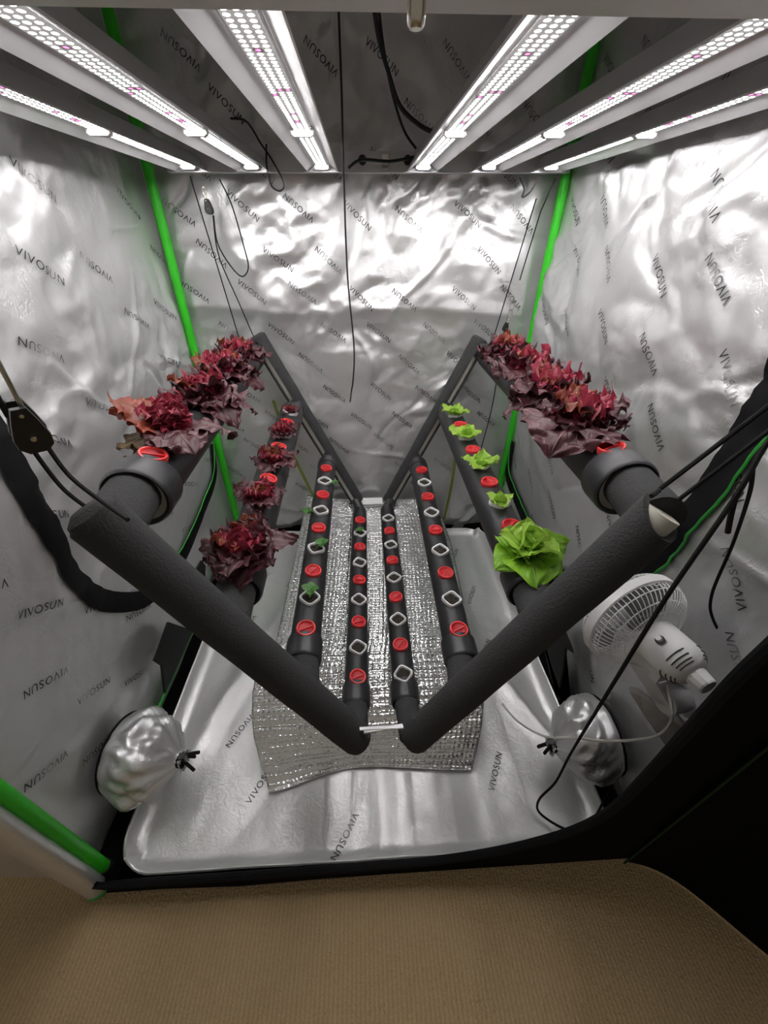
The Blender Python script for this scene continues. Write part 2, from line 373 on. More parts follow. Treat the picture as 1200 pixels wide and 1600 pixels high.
mb = MB(); mb.box((0, (YF + YB) / 2, .0035), (.765, (YB - YF) / 2, .0025)); tag(mb.build('floor_1', M['black_fabric'], smooth=False), 'black canvas base of the tent under the silver mat', kind='structure')
# printed words on the film
def word_mesh(body, size):
    cu = bpy.data.curves.new('word', 'FONT'); cu.body = body; cu.size = size; cu.align_x = 'CENTER'; cu.align_y = 'CENTER'; cu.resolution_u = 3; cu.space_character = 1.12
    o = bpy.data.objects.new('word', cu); COL.objects.link(o)
    dg = bpy.context.evaluated_depsgraph_get(); me = o.evaluated_get(dg).to_mesh()
    v = np.array([p.co[:2] for p in me.vertices]); f = [tuple(q.vertices) for q in me.polygons]
    o.evaluated_get(dg).to_mesh_clear(); bpy.data.objects.remove(o); bpy.data.curves.remove(cu)
    return v, f
WORD_V, WORD_F = word_mesh('VIVOSUN', .0275)
def lettering(parent, posfn, u0, u1, v0, v1, ang, seed, su=.215, sv=.135, skip=None, prob=.9, flip=1):
    rnd = random.Random(seed)
    for row in range(int((v1 - v0) / sv) + 1):
        for c in range(-1, int((u1 - u0) / su) + 2):
            u = u0 + (c + .5 * (row % 2)) * su + .02 * rnd.uniform(-1, 1); v = v0 + row * sv + .015 * rnd.uniform(-1, 1)
            if u < u0 + .05 or u > u1 - .05 or v < v0 or v > v1 or rnd.random() > prob: continue
            if skip and skip(u, v): continue
            a = math.radians(ang + rnd.uniform(-4, 4) + (180 if (row + c) % 2 else 0)); ca, sa = math.cos(a), math.sin(a)
            U = u + flip * (WORD_V[:, 0] * ca - WORD_V[:, 1] * sa); V = v + WORD_V[:, 0] * sa + WORD_V[:, 1] * ca
            MB().add(posfn(U, V, .0028), WORD_F).build('printed_word', M['print'], parent, smooth=False)
lettering(wall_back, WB.pos, XL, XR, .30, 1.98, -38, 1)
lettering(wall_left, WL.pos, YF, YB, .25, 1.98, -32, 2, .23, .16, prob=.75)
lettering(wall_right, WR.pos, YF, YB, .25, 1.98, -40, 3, .23, .16, prob=.8, flip=-1)

# zipped hatch bands on the side walls (a U of black tape edged in green)
def ribbon(parent, wall, pts, width, off, mat, name, n=14, thick=.004):
    P = spline([(p[0], p[1], 0) for p in pts], n); k = len(P); mb = MB()
    W = [width] * k if not isinstance(width, (list, tuple)) else [np.interp(i / (k - 1), np.linspace(0, 1, len(width)), width) for i in range(k)]
    rows = []
    for i in range(k):
        t = (P[min(i + 1, k - 1)] - P[max(i - 1, 0)]).normalized(); nrm = Vector((-t.y, t.x, 0))
        row = []
        for q in range(5):
            s = (q / 4 - .5) * W[i]; row.append((P[i].x + nrm.x * s, P[i].y + nrm.y * s, thick * (1 - (2 * q / 4 - 1) ** 2)))
        rows.append(row)
    U = np.array([[c[0] for c in r] for r in rows]); V = np.array([[c[1] for c in r] for r in rows]); O = np.array([[c[2] for c in r] for r in rows])
    X = wall.pos(U, V, O + off).reshape(-1, 3)
    mb.add(X, [(i * 5 + q, i * 5 + q + 1, (i + 1) * 5 + q + 1, (i + 1) * 5 + q) for i in range(k - 1) for q in range(4)])
    return mb.build(name, mat, parent)
LU = [(.80, 1.75), (.78, 1.4), (.765, 1.12), (.745, .95), (.745, .80), (.765, .64), (.84, .52), (.95, .425), (1.12, .37), (1.32, .37), (1.52, .41), (1.70, .47), (1.755, .62)]
ribbon(wall_left, WL, LU, .062, .006, M['zip'], 'zipper_band')
ribbon(wall_left, WL, [(u - .0, v + .036) for u, v in LU[8:]], .007, .011, M['green_line'], 'green_piping')
RU = [(.66, 1.75), (.655, 1.4), (.655, 1.14), (.665, .95), (.70, .78), (.79, .56), (.93, .42), (1.12, .37), (1.32, .37), (1.55, .40), (1.72, .45), (1.76, .62)]
ribbon(wall_right, WR, RU, .070, .006, M['zip'], 'zipper_band')
ribbon(wall_right, WR, [(u - .036, v - .012) for u, v in RU[:6]], .007, .011, M['green_line'], 'green_piping')
ribbon(wall_right, WR, [(u, v + .037) for u, v in RU[7:]], .006, .011, M['green_line'], 'green_piping')

# black bottom bands where the walls meet the floor
def band(name, a, b, w, h, label, green=None):
    mb = MB(); a = Vector(a); b = Vector(b); d = (b - a).normalized(); n = Vector((-d.y, d.x, 0))
    prof = [(0, 0), (0, h * .85), (w * .25, h), (w * .75, h * .9), (w, h * .35), (w, 0)]
    vs = []
    for i in range(13):
        p = a + (b - a) * (i / 12)
        for (s, z) in prof: vs.append((p.x + n.x * s, p.y + n.y * s, z + .004 * math.sin(i * 2.3)))
    m = len(prof); fs = [(i * m + q, (i + 1) * m + q, (i + 1) * m + q + 1, i * m + q + 1) for i in range(12) for q in range(m - 1)]
    o = tag(mb.add(vs, fs).build(name, M['black_fabric']), label, kind='structure')
    return o
band('trim_1', (XL + .09, YF, 0), (XL + .09, YB, 0), .085, .035, 'black bottom band along the side wall with the tied sleeve')
band('trim_2', (XR, YF, 0), (XR, YB, 0), .085, .035, 'black bottom band along the side wall below the fan')
band('trim_3', (XR, YB - .012, 0), (XL, YB - .012, 0), -.06, .045, 'black bottom band along the back wall')
gl = MB().sweep([(XL + .02, .62, .062), (XL + .02, 1.3, .06), (XL + .02, 1.8, .06)], .006, 8).build('trim_4', M['green_line'])
tag(gl, 'thin green piping along the foot of the side wall', kind='structure')

# front wall: black outside, with the big arched opening
edge_in = [(-.755, 1.90), (-.755, 1.4), (-.755, .8), (-.752, .3), (-.735, .10), (-.69, .066), (-.55, .072), (-.35, .072), (-.135, .078), (.05, .085), (.20, .105), (.32, .145), (.42, .205), (.49, .275), (.528, .36), (.543, .48), (.543, .7), (.54, .9), (.55, 1.05), (.55, 1.4), (.54, 1.90)]
edge_out = [(-.765, 2.04), (-.765, 1.4), (-.765, .8), (-.765, .3), (-.765, .1), (-.765, 0), (-.6, 0), (-.35, 0), (-.135, 0), (.05, 0), (.20, 0), (.32, 0), (.45, 0), (.6, 0), (.765, 0), (.765, .3), (.765, .7), (.765, .9), (.765, 1.05), (.765, 1.4), (.765, 2.04)]
def front_panel():
    mb = MB(); k = len(edge_in); vs = []
    for t, q, w in [(yy, ww, 0) for yy in (0,) for ww in (0, .25, .5, .75, 1)]: pass
    for side in (0, 1):
        for i in range(k):
            for w in range(5):
                s = w / 4; x = edge_in[i][0] * (1 - s) + edge_out[i][0] * s; z = edge_in[i][1] * (1 - s) + edge_out[i][1] * s
                y = YF - .004 - .012 * math.sin(s * math.pi) * math.sin(i * 1.1) + (.006 if side else 0)
                vs.append((x, y, z))
    fs = []
    for side in (0, 1):
        o = side * k * 5
        for i in range(k - 1):
            for w in range(4):
                q = (o + i * 5 + w, o + i * 5 + w + 1, o + (i + 1) * 5 + w + 1, o + (i + 1) * 5 + w); fs.append(q if side == 0 else q[::-1])
    for i in range(k - 1):
        fs.append((i * 5, (i + 1) * 5, k * 5 + (i + 1) * 5, k * 5 + i * 5))
    # strip over the top of the opening
    vs += [(-.765, YF, 2.04), (.765, YF, 2.04), (.54, YF, 1.90), (-.705, YF, 1.90)]; n = len(vs); fs.append((n - 4, n - 3, n - 2, n - 1))
    return mb.add(vs, fs)
wf = tag(front_panel().build('wall_front', M['black_fabric']), 'black canvas front of the tent with a rounded door opening', kind='structure')
hem = spline([(x, YF - .004, z) for x, z in edge_in], 4)
MB().sweep(hem, [.003 + .007 * min(1, max(0, (p.x + .74) / .08)) for p in hem], 8).build('zipper_hem', M['zip'], wf)
MB().sweep([(.70, YF - .018, z) for z in np.linspace(0.02, 1.5, 12)], .0025, 6).build('green_piping', M['green_dark'], wf)

# door flaps tied open
mb = MB(); mb.grid(lambda a, b: (.715 + .45 * a, .288 - .30 * a + .03 * math.sin(7 * a) * (1 - .3 * b), .004 + 1.7 * b), 24, 16)
fl = mb.build('door_flap', M['black_fabric']); tag(fl, 'black canvas door flap hanging open beside the dark corner', 'door flap')
def lflap(a, b):
    x = -.735 - .40 * a; y = .262 + .02 * math.cos(5 * a) + .16 * a * a + .05 * (1 - math.exp(-9 * a)) * .5
    z = .012 + .14 * a ** 1.5 + b * 1.2
    return (x + .012 * math.sin(8 * b), y + .025 * math.sin(6 * b + 5 * a), z)
fr = MB().grid(lflap, 30, 60)
# rounded fold that turns back to the post
fr.grid(lambda a, b: (-.735 + .032 * math.sin(a * math.pi), .262 + .02 + .025 * (1 - math.cos(a * math.pi)) , .012 + b * 1.2), 12, 30)
lf = thing('rolled_door_flap', 'silver lined door flap folded back around the front green post', 'door flap', (-.76, .29, 0))
fr.build('flap_lining', M['mylar'], lf)
MB().sweep([(-.735 + .034 * math.sin(a * math.pi), .262 + .02 + .025 * (1 - math.cos(a * math.pi)), .012) for a in np.linspace(0, 1, 10)], .004, 6).build('green_piping', M['green_line'], lf)

# poles
def pole(pts, r, label):
    t = thing('tent_pole', label, 'pole', tuple(pts[0]), 'green tent poles')
    MB().sweep(pts, r, 14).build('pole_sleeve', M['green'], t)
    p0 = Vector(pts[0]); MB().sweep([p0 + Vector((0, 0, -.002)), p0 + Vector((0, 0, .05))], r * 1.18, 14).build('corner_joint', M['rubber'], t)
    return t
pole([(-.722, 1.795, .003), (-.722, 1.795, 1.0), (-.718, 1.79, 2.0)], .0175, 'bright green tent pole in the back corner behind the dark red lettuces')
pole([(.742, 1.775, .003), (.742, 1.775, 1.0), (.738, 1.77, 2.0)], .0175, 'bright green tent pole in the back corner behind the pale green lettuces')
pole([(-.715, .338, .003), (-.712, .335, 1.0), (-.71, .33, 2.0)], .016, 'thick bright green tent pole at the open front corner')

# floor mat with upturned rim
MX0, MX1, MY0, MY1 = -.685, .69, .318, 1.79
def matfn(a, b):
    x = MX0 + (MX1 - MX0) * a; y = MY0 + (MY1 - MY0) * b
    # rounded corners
    e = min(x - MX0, MX1 - x); f = min(y - MY0, MY1 - y)
    z = .014 + .006 * float(gnoise(x * 4, y * 4, 21)) + .010 * (abs(float(gnoise(x * 2.5 + y * 1.5, y * 4 - x * 3, 22)))) + .004 * abs(float(gnoise(x * 11, y * 11, 24)))
    # long soft folds pointing to the near corners
    z += .020 * math.exp(-(((x - .50) * .8 + (y - .9) * .35) / .03) ** 2) * (1 if x > 0.1 and y > .45 else 0) * min(1, max(0, (y - .45) * 5)) * min(1, max(0, (1.35 - y) * 4))
    z += .016 * math.exp(-(((x + .50) * .85 - (y - .9) * .30) / .035) ** 2) * (1 if x < -.1 else 0) * min(1, max(0, (y - .45) * 5)) * min(1, max(0, (1.5 - y) * 4))
    rim = max(0, 1 - e / .045) ** 2 * .035 + max(0, 1 - f / .04) ** 2 * .030
    return (x, y, z + min(rim, .05))
def rounded(p, r=.10):
    x, y, z = p
    cx = MX0 + r if x < MX0 + r else (MX1 - r if x > MX1 - r else x); cy = MY0 + r if y < MY0 + r else (MY1 - r if y > MY1 - r else y)
    dx, dy = x - cx, y - cy
    if dx and dy:
        m = max(abs(dx), abs(dy)); l = math.hypot(dx, dy); k = m / l; dx *= k; dy *= k
    return (cx + dx, cy + dy, z)
mt = thing('floor_mat', 'silver reflective floor mat with a raised rounded rim', 'mat', (0, 1.05, 0))
mb = MB().grid(lambda a, b: rounded(matfn(a, b)), 130, 140); mb.build('mat_film', M['mat_film'], mt, angle=180)
def matpos(U, V, off):
    return np.array([(lambda p: (p[0], p[1], p[2] + off))(rounded(matfn((u - MX0) / (MX1 - MX0), (v - MY0) / (MY1 - MY0)))) for u, v in zip(U, V)])
lettering(mt, matpos, MX0 + .05, MX1 - .05, MY0 + .06, MY1 - .1, 62, 4, .19, .15, prob=.6)
rim = [rounded(matfn(a, b)) for a, b in [(i / 60, 0) for i in range(61)] + [(1, i / 60) for i in range(1, 61)]]
MB().sweep([(p[0], p[1], p[2] + .002) for p in rim], .004, 6).build('rim_piping', M['mat_film'], mt)
MB().sweep([(lambda p: (p[0], p[1], p[2] + .002))(rounded(matfn(0, i / 60))) for i in range(61)], .004, 6).build('rim_piping', M['mat_film'], mt)

# ------------------------------------------------------------------ grow light with six bars
LX = [-.548, -.346, -.119, .215, .435, .645]
LZ, LSL = 1.611, .0172
LF, LB = .545, 1.70
gl = thing('grow_light', 'six bar white grow light hanging under the tent roof', 'grow light', (.05, 1.14, LZ))
gl.rotation_euler = (math.atan(.018), -math.atan(LSL), 0)
gl['_base'] = [.05, 1.14, LZ]
def wing_profile(x):
    # plate in the middle, two wings falling away like a shallow reflector, closed top
    return [(x - .050, -.016), (x - .0235, 0), (x + .0235, 0), (x + .050, -.016), (x + .052, -.014), (x + .030, .022), (x - .030, .022), (x - .052, -.014)]
for i, x in enumerate(LX):
    pr = wing_profile(x); mb = MB(); n = len(pr)
    vs = [(p[0], y, LZ + .016 + p[1]) for y in (LF + .01, LB + .01) for p in pr]
    mb.add(vs, [(q, (q + 1) % n, n + (q + 1) % n, n + q) for q in range(n)] + [tuple(range(n))[::-1], tuple(range(n, 2 * n))])
    bar = mb.build('light_bar', M['alu'], gl, smooth=False)
    for (y0, y1) in ((LF + .02, 1.168), (1.192, LB - .006)):
        m2 = MB(); w = .0185; z = LZ + .016 - .0035
        m2.add([(x - w, y0, z), (x + w, y0, z), (x + w, y1, z), (x - w, y1, z), (x - w, y0, z + .003), (x + w, y0, z + .003), (x + w, y1, z + .003), (x - w, y1, z + .003)],
               [(0, 3, 2, 1), (4, 5, 6, 7), (0, 1, 5, 4), (1, 2, 6, 5), (2, 3, 7, 6), (3, 0, 4, 7)])
        o = m2.build('led_strip', M['led'], bar, smooth=False)
        uvl = o.data.uv_layers.new(name='UVMap')
        for poly in o.data.polygons:
            for li in poly.loop_indices:
                p = m2.v[o.data.loops[li].vertex_index]; uvl.data[li].uv = ((p[0] - x + w) / (2 * w), p[1])
    for yc in (1.163, LB - .012):
        m3 = MB(); pr3 = [(-.024, .0), (-.024, -.010), (-.018, -.014), (.018, -.014), (.024, -.010), (.024, 0)]
        vs = [(x + p[0], y, LZ + .016 + p[1]) for y in (yc - .008, yc + .008) for p in pr3]; n = 6
        m3.add(vs, [(q, (q + 1) % n, n + (q + 1) % n, n + q) for q in range(n)] + [tuple(range(n))[::-1], tuple(range(n, 2 * n))]).build('strip_clip', M['white'], bar, smooth=False)
mb = MB(); y0, y1 = LF - .045, LF + .022; x0, x1 = LX[0] - .075, LX[-1] + .075
mb.box(((x0 + x1) / 2, (y0 + y1) / 2, LZ + .028), ((x1 - x0) / 2, (y1 - y0) / 2, .028)); fcb = mb.build('front_crossbar', M['alu_grey'], gl, smooth=False)
kx = .049; ky = LF - .060
MB().box((kx, LF - .049, LZ + .020), (.012, .006, .020)).build('knob_bracket', M['alu_grey'], gl, smooth=False)
MB().sweep([(kx, ky, LZ + .050), (kx, ky, LZ - .026), (kx, ky, LZ - .031), (kx, ky, LZ - .033)], [.0078, .0078, .007, .005], 18).build('dimmer_socket', M['steel'], fcb)
mb = MB().box(((x0 + x1) / 2, LB + .006, LZ + .024), ((x1 - x0) / 2, .003, .026)); mb.box(((x0 + x1) / 2, LB + .018, LZ - .001), ((x1 - x0) / 2, .016, .002))
rcb = mb.build('rear_crossbar', M['alu'], gl, smooth=False)
for dx in (-.075, .075):
    mm = Matrix.Translation((.09 + dx, LB + .002, LZ + .028)) @ Matrix.Rotation(math.radians(90), 4, 'X')
    MB().lathe([(0, .004), (.012, .004), (.014, 0), (.014, -.002)], 16, mm).build('screw_knob', M['ratchet'], rcb)
MB().box((.09, LB - .001, LZ + .022), (.010, .003, .020)).build('hanger_plate', M['steel'], rcb, smooth=False)

# ------------------------------------------------------------------ foam clad pipe rack, two arms of a V
PIPES = {'L1': ((212, 780), (385, 565), .052), 'L2': ((367, 925), (457, 642), .050), 'L3': ((473, 1035), (512, 720), .041), 'L4': ((556, 1105), (562, 798), .037),
         'R4': ((634, 1100), (605, 795), .037), 'R3': ((722, 1035), (652, 722), .041), 'R2': ((832, 925), (700, 645), .050), 'R1': ((980, 765), (775, 560), .052)}
AX = {}
for k, (a, b, r) in PIPES.items(): AX[k] = (Vector(at(a, 1, .60)), Vector(at(b, 1, 1.68)), r)
# the top pipes run level with the rest
AX['L1'] = (AX['L1'][0], Vector((-.452, 1.68, 1.035)), .052); AX['R1'] = (AX['R1'][0], Vector((.545, 1.68, 1.035)), .052)
TILT = {'L1': 20, 'L2': 16, 'L3': 7, 'L4': 8, 'R4': -4, 'R3': 0, 'R2': -3, 'R1': -14}
def axis_pt(k, y):
    P, Q, r = AX[k]; t = (y - P.y) / (Q.y - P.y); return P + (Q - P) * t
FY, RY = .485, 1.755
def foam_tube(pts, ro, ri, gap=None, n=28, cut0=0.0, cut1=0.0):
    """thick foam sleeve; gap=(centre angle, half width) leaves a lengthwise slit; cut slants an end"""
    a, b = Vector(pts[0]), Vector(pts[1]); T = (b - a).normalized(); up = Vector((0, -1, 0)); N = (up - T * up.dot(T)).normalized(); Bn = T.cross(N)
    g0, gw = gap if gap else (math.pi, 0); A0 = g0 + gw; A1 = g0 + 2 * math.pi - gw; mb = MB(); vs = []; L = (b - a).length; steps = 24
    for s in range(steps + 1):
        f = s / steps
        for q in range(n + 1):
            an = A0 + (A1 - A0) * q / n; d = N * math.cos(an) + Bn * math.sin(an)
            sh = (cut0 * (1 - f) if True else 0) * math.cos(an) + cut1 * f * math.cos(an)
            c = a + (b - a) * f + T * sh
            rr = ro * (1 + .012 * math.sin(f * 21 + an * 2))
            vs.append(c + d * rr); vs.append(c + d * ri)
    w = (n + 1) * 2; fs = []
    for s in range(steps):
        for q in range(n):
            i = s * w + q * 2
            fs.append((i, i + 2, i + w + 2, i + w)); fs.append((i + 1, i + w + 1, i + w + 3, i + 3))
        if gap: 
            i = s * w; fs.append((i, i + w, i + w + 1, i + 1)); j = i + 2 * n; fs.append((j, j + 1, j + w + 1, j + w))
    for s in (0, steps):
        for q in range(n):
            i = s * w + q * 2; fs.append((i, i + 1, i + 3, i + 2) if s == 0 else (i, i + 2, i + 3, i + 1))
    return mb.add(vs, fs)
for side in 'LR':
    ks = [side + str(i) for i in (1, 2, 3, 4)]; sg = -1 if side == 'L' else 1
    fa = Vector(at((146, 806) if side == 'L' else (1032, 806), 1, FY)); fb = Vector(at((556, 1152) if side == 'L' else (650, 1150), 1, FY))
    ra = Vector(at((404, 530) if side == 'L' else (748, 534), 1, RY)); rb = Vector(at((558, 782) if side == 'L' else (608, 782), 1, RY))
    mid = (axis_pt(ks[3], 1.1)); lab = ('black pipe rack arm with red lettuces, foam sleeved, rising beside the green front post' if side == 'L' else 'black pipe rack arm with pale green lettuces, foam sleeved, rising beside the fan')
    rk = thing('pipe_rack', lab, 'pipe rack', (mid.x, 1.1, mid.z), 'two arms of the hanging pipe rack')
    fm = foam_tube((fa, fb), .0405, .0285, cut0=.022 if side == 'R' else .006).build('front_manifold', M['foam'], rk)
    T = (fb - fa).normalized(); s0 = .012 if side == 'R' else .004
    MB().sweep([fa + T * (s0 - (.018 if side == 'R' else 0)), fb - T * .012], .0280, 20).build('pipe_core', M['core'] if side == 'R' else M['foam'], fm)
    MB().sweep([fb - T * .012, fb + T * .012, fb + T * .022], [.0402, .038, .026], 20).build('foam_end', M['foam'], fm)
    if side == 'L':
        MB().sweep([fa + T * .012, fa - T * .006, fa - T * .016], [.0400, .036, .022], 20).build('foam_end', M['foam'], fm)
    rm = foam_tube((ra, rb), .036, .027, gap=(math.radians(28 if side == 'L' else -28), .52)).build('rear_manifold', M['foam'], rk)
    T2 = (rb - ra).normalized()
    MB().sweep([ra + T2 * .01, rb - T2 * .004], .0265, 20).build('pipe_core', M['core'], rm)
    MB().sweep([ra + T2 * .004, ra - T2 * .012, ra - T2 * .018], [.037, .035, .026], 20).build('foam_end', M['foam'], rm)
    for j, k in enumerate(ks):
        P, Q, r = AX[k]; D = (Q - P).normalized()
        y_end = 1.66 if j else 1.70
        E0 = P + D * .028; E1 = axis_pt(k, y_end)
        pp = MB().sweep([E0 + (E1 - E0) * t for t in np.linspace(0, 1, 10)], r, 28).build('grow_pipe', M['pvc'], rk)
        # front coupler: flared sleeve with an open mouth
        ro = r * 1.165; prof = [(ro * .80, .030), (ro * .84, .002), (ro * .93, -.002), (ro * .985, .002), (ro, .006), (ro, .058), (ro * .985, .062), (r * 1.0, .064)]
        rot = D.to_track_quat('Z', 'Y').to_matrix().to_4x4(); MB().lathe(prof, 32, Matrix.Translation(P) @ rot).build('coupler', M['coupler'], pp, angle=30)
        MB().lathe([(ro * .86, .006), (ro * .80, .008), (r * .4, .012)] if j == 0 else [(ro * .80, .004), (ro * .80, .03), (r * .5, .032)], 32, Matrix.Translation(P) @ rot).build('seal_ring', M['core'] if j == 0 else M['rubber'], pp)
        # foam stub joining pipe and front manifold
        tt = max(0, min(1, (P - fa).dot(T) / (fb - fa).length)); C0 = fa + (fb - fa) * tt
        S0 = P + D * .03 + (Vector((.006 * sg, 0, .006)) if j == 0 else Vector()); S1 = Vector((P.x * .6 + C0.x * .4, FY + .012, P.z * .55 + C0.z * .45))
        rs = ro * .74 if j < 2 else ro * .80
        MB().sweep([S0 + (S1 - S0) * t for t in np.linspace(0, 1, 6)], [rs, rs * 1.01, rs, rs * .99, rs, rs * .98], 24).build('foam_stub', M['foam'], rk)
        # rear end joint
        tt = max(.02, min(.98, (E1 - ra).dot(T2) / (rb - ra).length)); C1 = ra + (rb - ra) * tt
        MB().sweep([E1 - D * .004, E1 + D * .004, E1 + D * .03, Vector((C1.x, RY - .02, C1.z))], [r * .98, r * .90, r * .74, r * .62], 24).build('rear_joint', M['coupler'], rk)
        if j == 2:
            MB().sweep([E1 - D * .05, E1 - D * .008], r * 1.06, 28).build('rear_collar', M['coupler'], pp)

# clear straps that tie the two arms together
for y, z, xs, lab in ((FY - .012, None, None, 'clear plastic tie joining the two front foam arms'), (RY - .015, None, None, 'white plastic tie joining the two rear foam arms')):
    if y < 1: a, b = Vector(at((562, 1139), 1, y)), Vector(at((630, 1136), 1, y))
    else: a, b = Vector(at((566, 788), 1, y)), Vector(at((603, 787), 1, y))
    s = thing('cable_tie', lab, 'tie', tuple((a + b) / 2))
    MB().sweep([a, (a + b) / 2 + Vector((0, 0, .001)), b], .0035, 8, prof=[(.6, -1), (.6, 1), (-.6, 1), (-.6, -1)]).build('strap', M['clear'], s, smooth=False)
    MB().sweep([a + Vector((.01, 0, -.016)), b + Vector((0, .01, -.012))], .0035, 8, prof=[(.6, -1), (.6, 1), (-.6, 1), (-.6, -1)]).build('strap', M['clear'], s, smooth=False)

# ------------------------------------------------------------------ plugs and net cups in the pipe holes
HY = [.672 + .1075 * i for i in range(9)]
ORD = ['nearest the front', 'second from the front', 'third from the front', 'fourth from the front', 'fifth from the front', 'sixth from the front', 'seventh from the front', 'eighth from the front', 'ninth from the front']
PIPENAME = {'L1': 'highest pipe opposite the fan', 'L2': 'pipe of small red lettuces', 'L3': 'pipe of green seedlings', 'L4': 'lowest pipe of red lettuce arm',
            'R4': 'lowest pipe of green lettuce arm', 'R3': 'bare pipe beside green lettuces', 'R2': 'pipe of pale green lettuces', 'R1': 'highest pipe beside the fan'}
def hole_frame(k, y):
    P, Q, r = AX[k]; c = axis_pt(k, y); D = (Q - P).normalized(); a = math.radians(TILT[k])
    n = Vector((math.sin(a), 0, math.cos(a))); n = (n - D * n.dot(D)).normalized(); X = D.cross(n).normalized()
    m = Matrix((( X.x, D.x, n.x, 0), (X.y, D.y, n.y, 0), (X.z, D.z, n.z, 0), (0, 0, 0, 1)))
    m.translation = c + n * r
    return m
def make_plug():
    t = thing('hole_plug', 'x', 'plug')
    MB().lathe([(.0196, .0020), (.0204, .0058), (.0218, .0078), (.0246, .0078), (.0258, .004), (.0252, -.006), (.020, -.012)], 28).build('plug_rim', M['red'], t, angle=50)
    MB().lathe([(.0, .0012), (.0170, .0010), (.0198, .0030)], 28).build('plug_dish', M['red_shaded'], t)  # dish floor painted darker than the rim to stand for recess shade
    MB().box((0, 0, .0030), (.0192, .0011, .0024), Matrix.Rotation(math.radians(55), 3, 'Z')).build('grip_bar', M['red'], t, smooth=False); return t
def sq(a, r, p=3.0):
    c, s = math.cos(a), math.sin(a); return r / ((abs(c) ** p + abs(s) ** p) ** (1 / p))
def make_cup():
    t = thing('net_cup', 'x', 'net cup'); mb = MB(); n = 40
    prof = [(.0185, -.004), (.0198, .004), (.0208, .0074), (.0238, .0080), (.0254, .005), (.0250, -.004), (.021, -.012), (.0190, -.012)]
    vs = []
    for q in range(n):
        a = 2 * math.pi * q / n + math.pi / 4; f = sq(a, 1.0, 4.2)
        for (r, z) in prof: vs.append((r * f * math.cos(a + math.pi / 4), r * f * math.sin(a + math.pi / 4), z))
    m = len(prof); mb.add(vs, [(q * m + i, ((q + 1) % n) * m + i, ((q + 1) % n) * m + (i + 1) % m, q * m + (i + 1) % m) for q in range(n) for i in range(m)]); mb.build('cup_rim', M['white'], t)
    rr = random.Random(3)
    mb = MB().grid(lambda a, b: (lambda r, an: (r * math.cos(an), r * math.sin(an), -.0005 + .0042 * math.cos(r * 60) + .0016 * math.sin(5 * an) * r * 40))(.0215 * b, 2 * math.pi * a), 20, 6, close_u=True); mb.build('growing_medium', M['soil'], t); return t
PLUG0, CUP0 = make_plug(), make_cup(); first = {'plug': True, 'cup': True}
def place(kind, k, i):
    src = PLUG0 if kind == 'plug' else CUP0
    o = src if first[kind] else copy_tree(src); first[kind] = False
    m = hole_frame(k, HY[i]); o.matrix_world = m @ Matrix.Rotation(random.Random(hash((i, ord(k[0]), int(k[1])))).uniform(-.3, .3) if kind == 'cup' else random.Random(i * 7 + int(k[1])).uniform(-.9, .9), 4, 'Z')
    if kind == 'plug': tag(o, 'red plug %s, %s' % (ORD[i], PIPENAME[k]), 'plug', 'red plugs in the pipe holes')
    else: tag(o, 'white net cup %s, %s' % (ORD[i], PIPENAME[k]), 'net cup', 'white net cups in the pipe holes')
    return o
for k in ('L4', 'L3', 'R3'):
    for i in range(9): place('plug' if i % 2 == 0 else 'cup', k, i)
for k in ('R4', 'L2', 'R2'):
    for i in range(9): place('cup' if i % 2 == 0 else 'plug', k, i)
for k in ('L1', 'R1'):
    place('plug', k, 0)
    for i in (1, 3, 5, 7): place('cup', k, i)

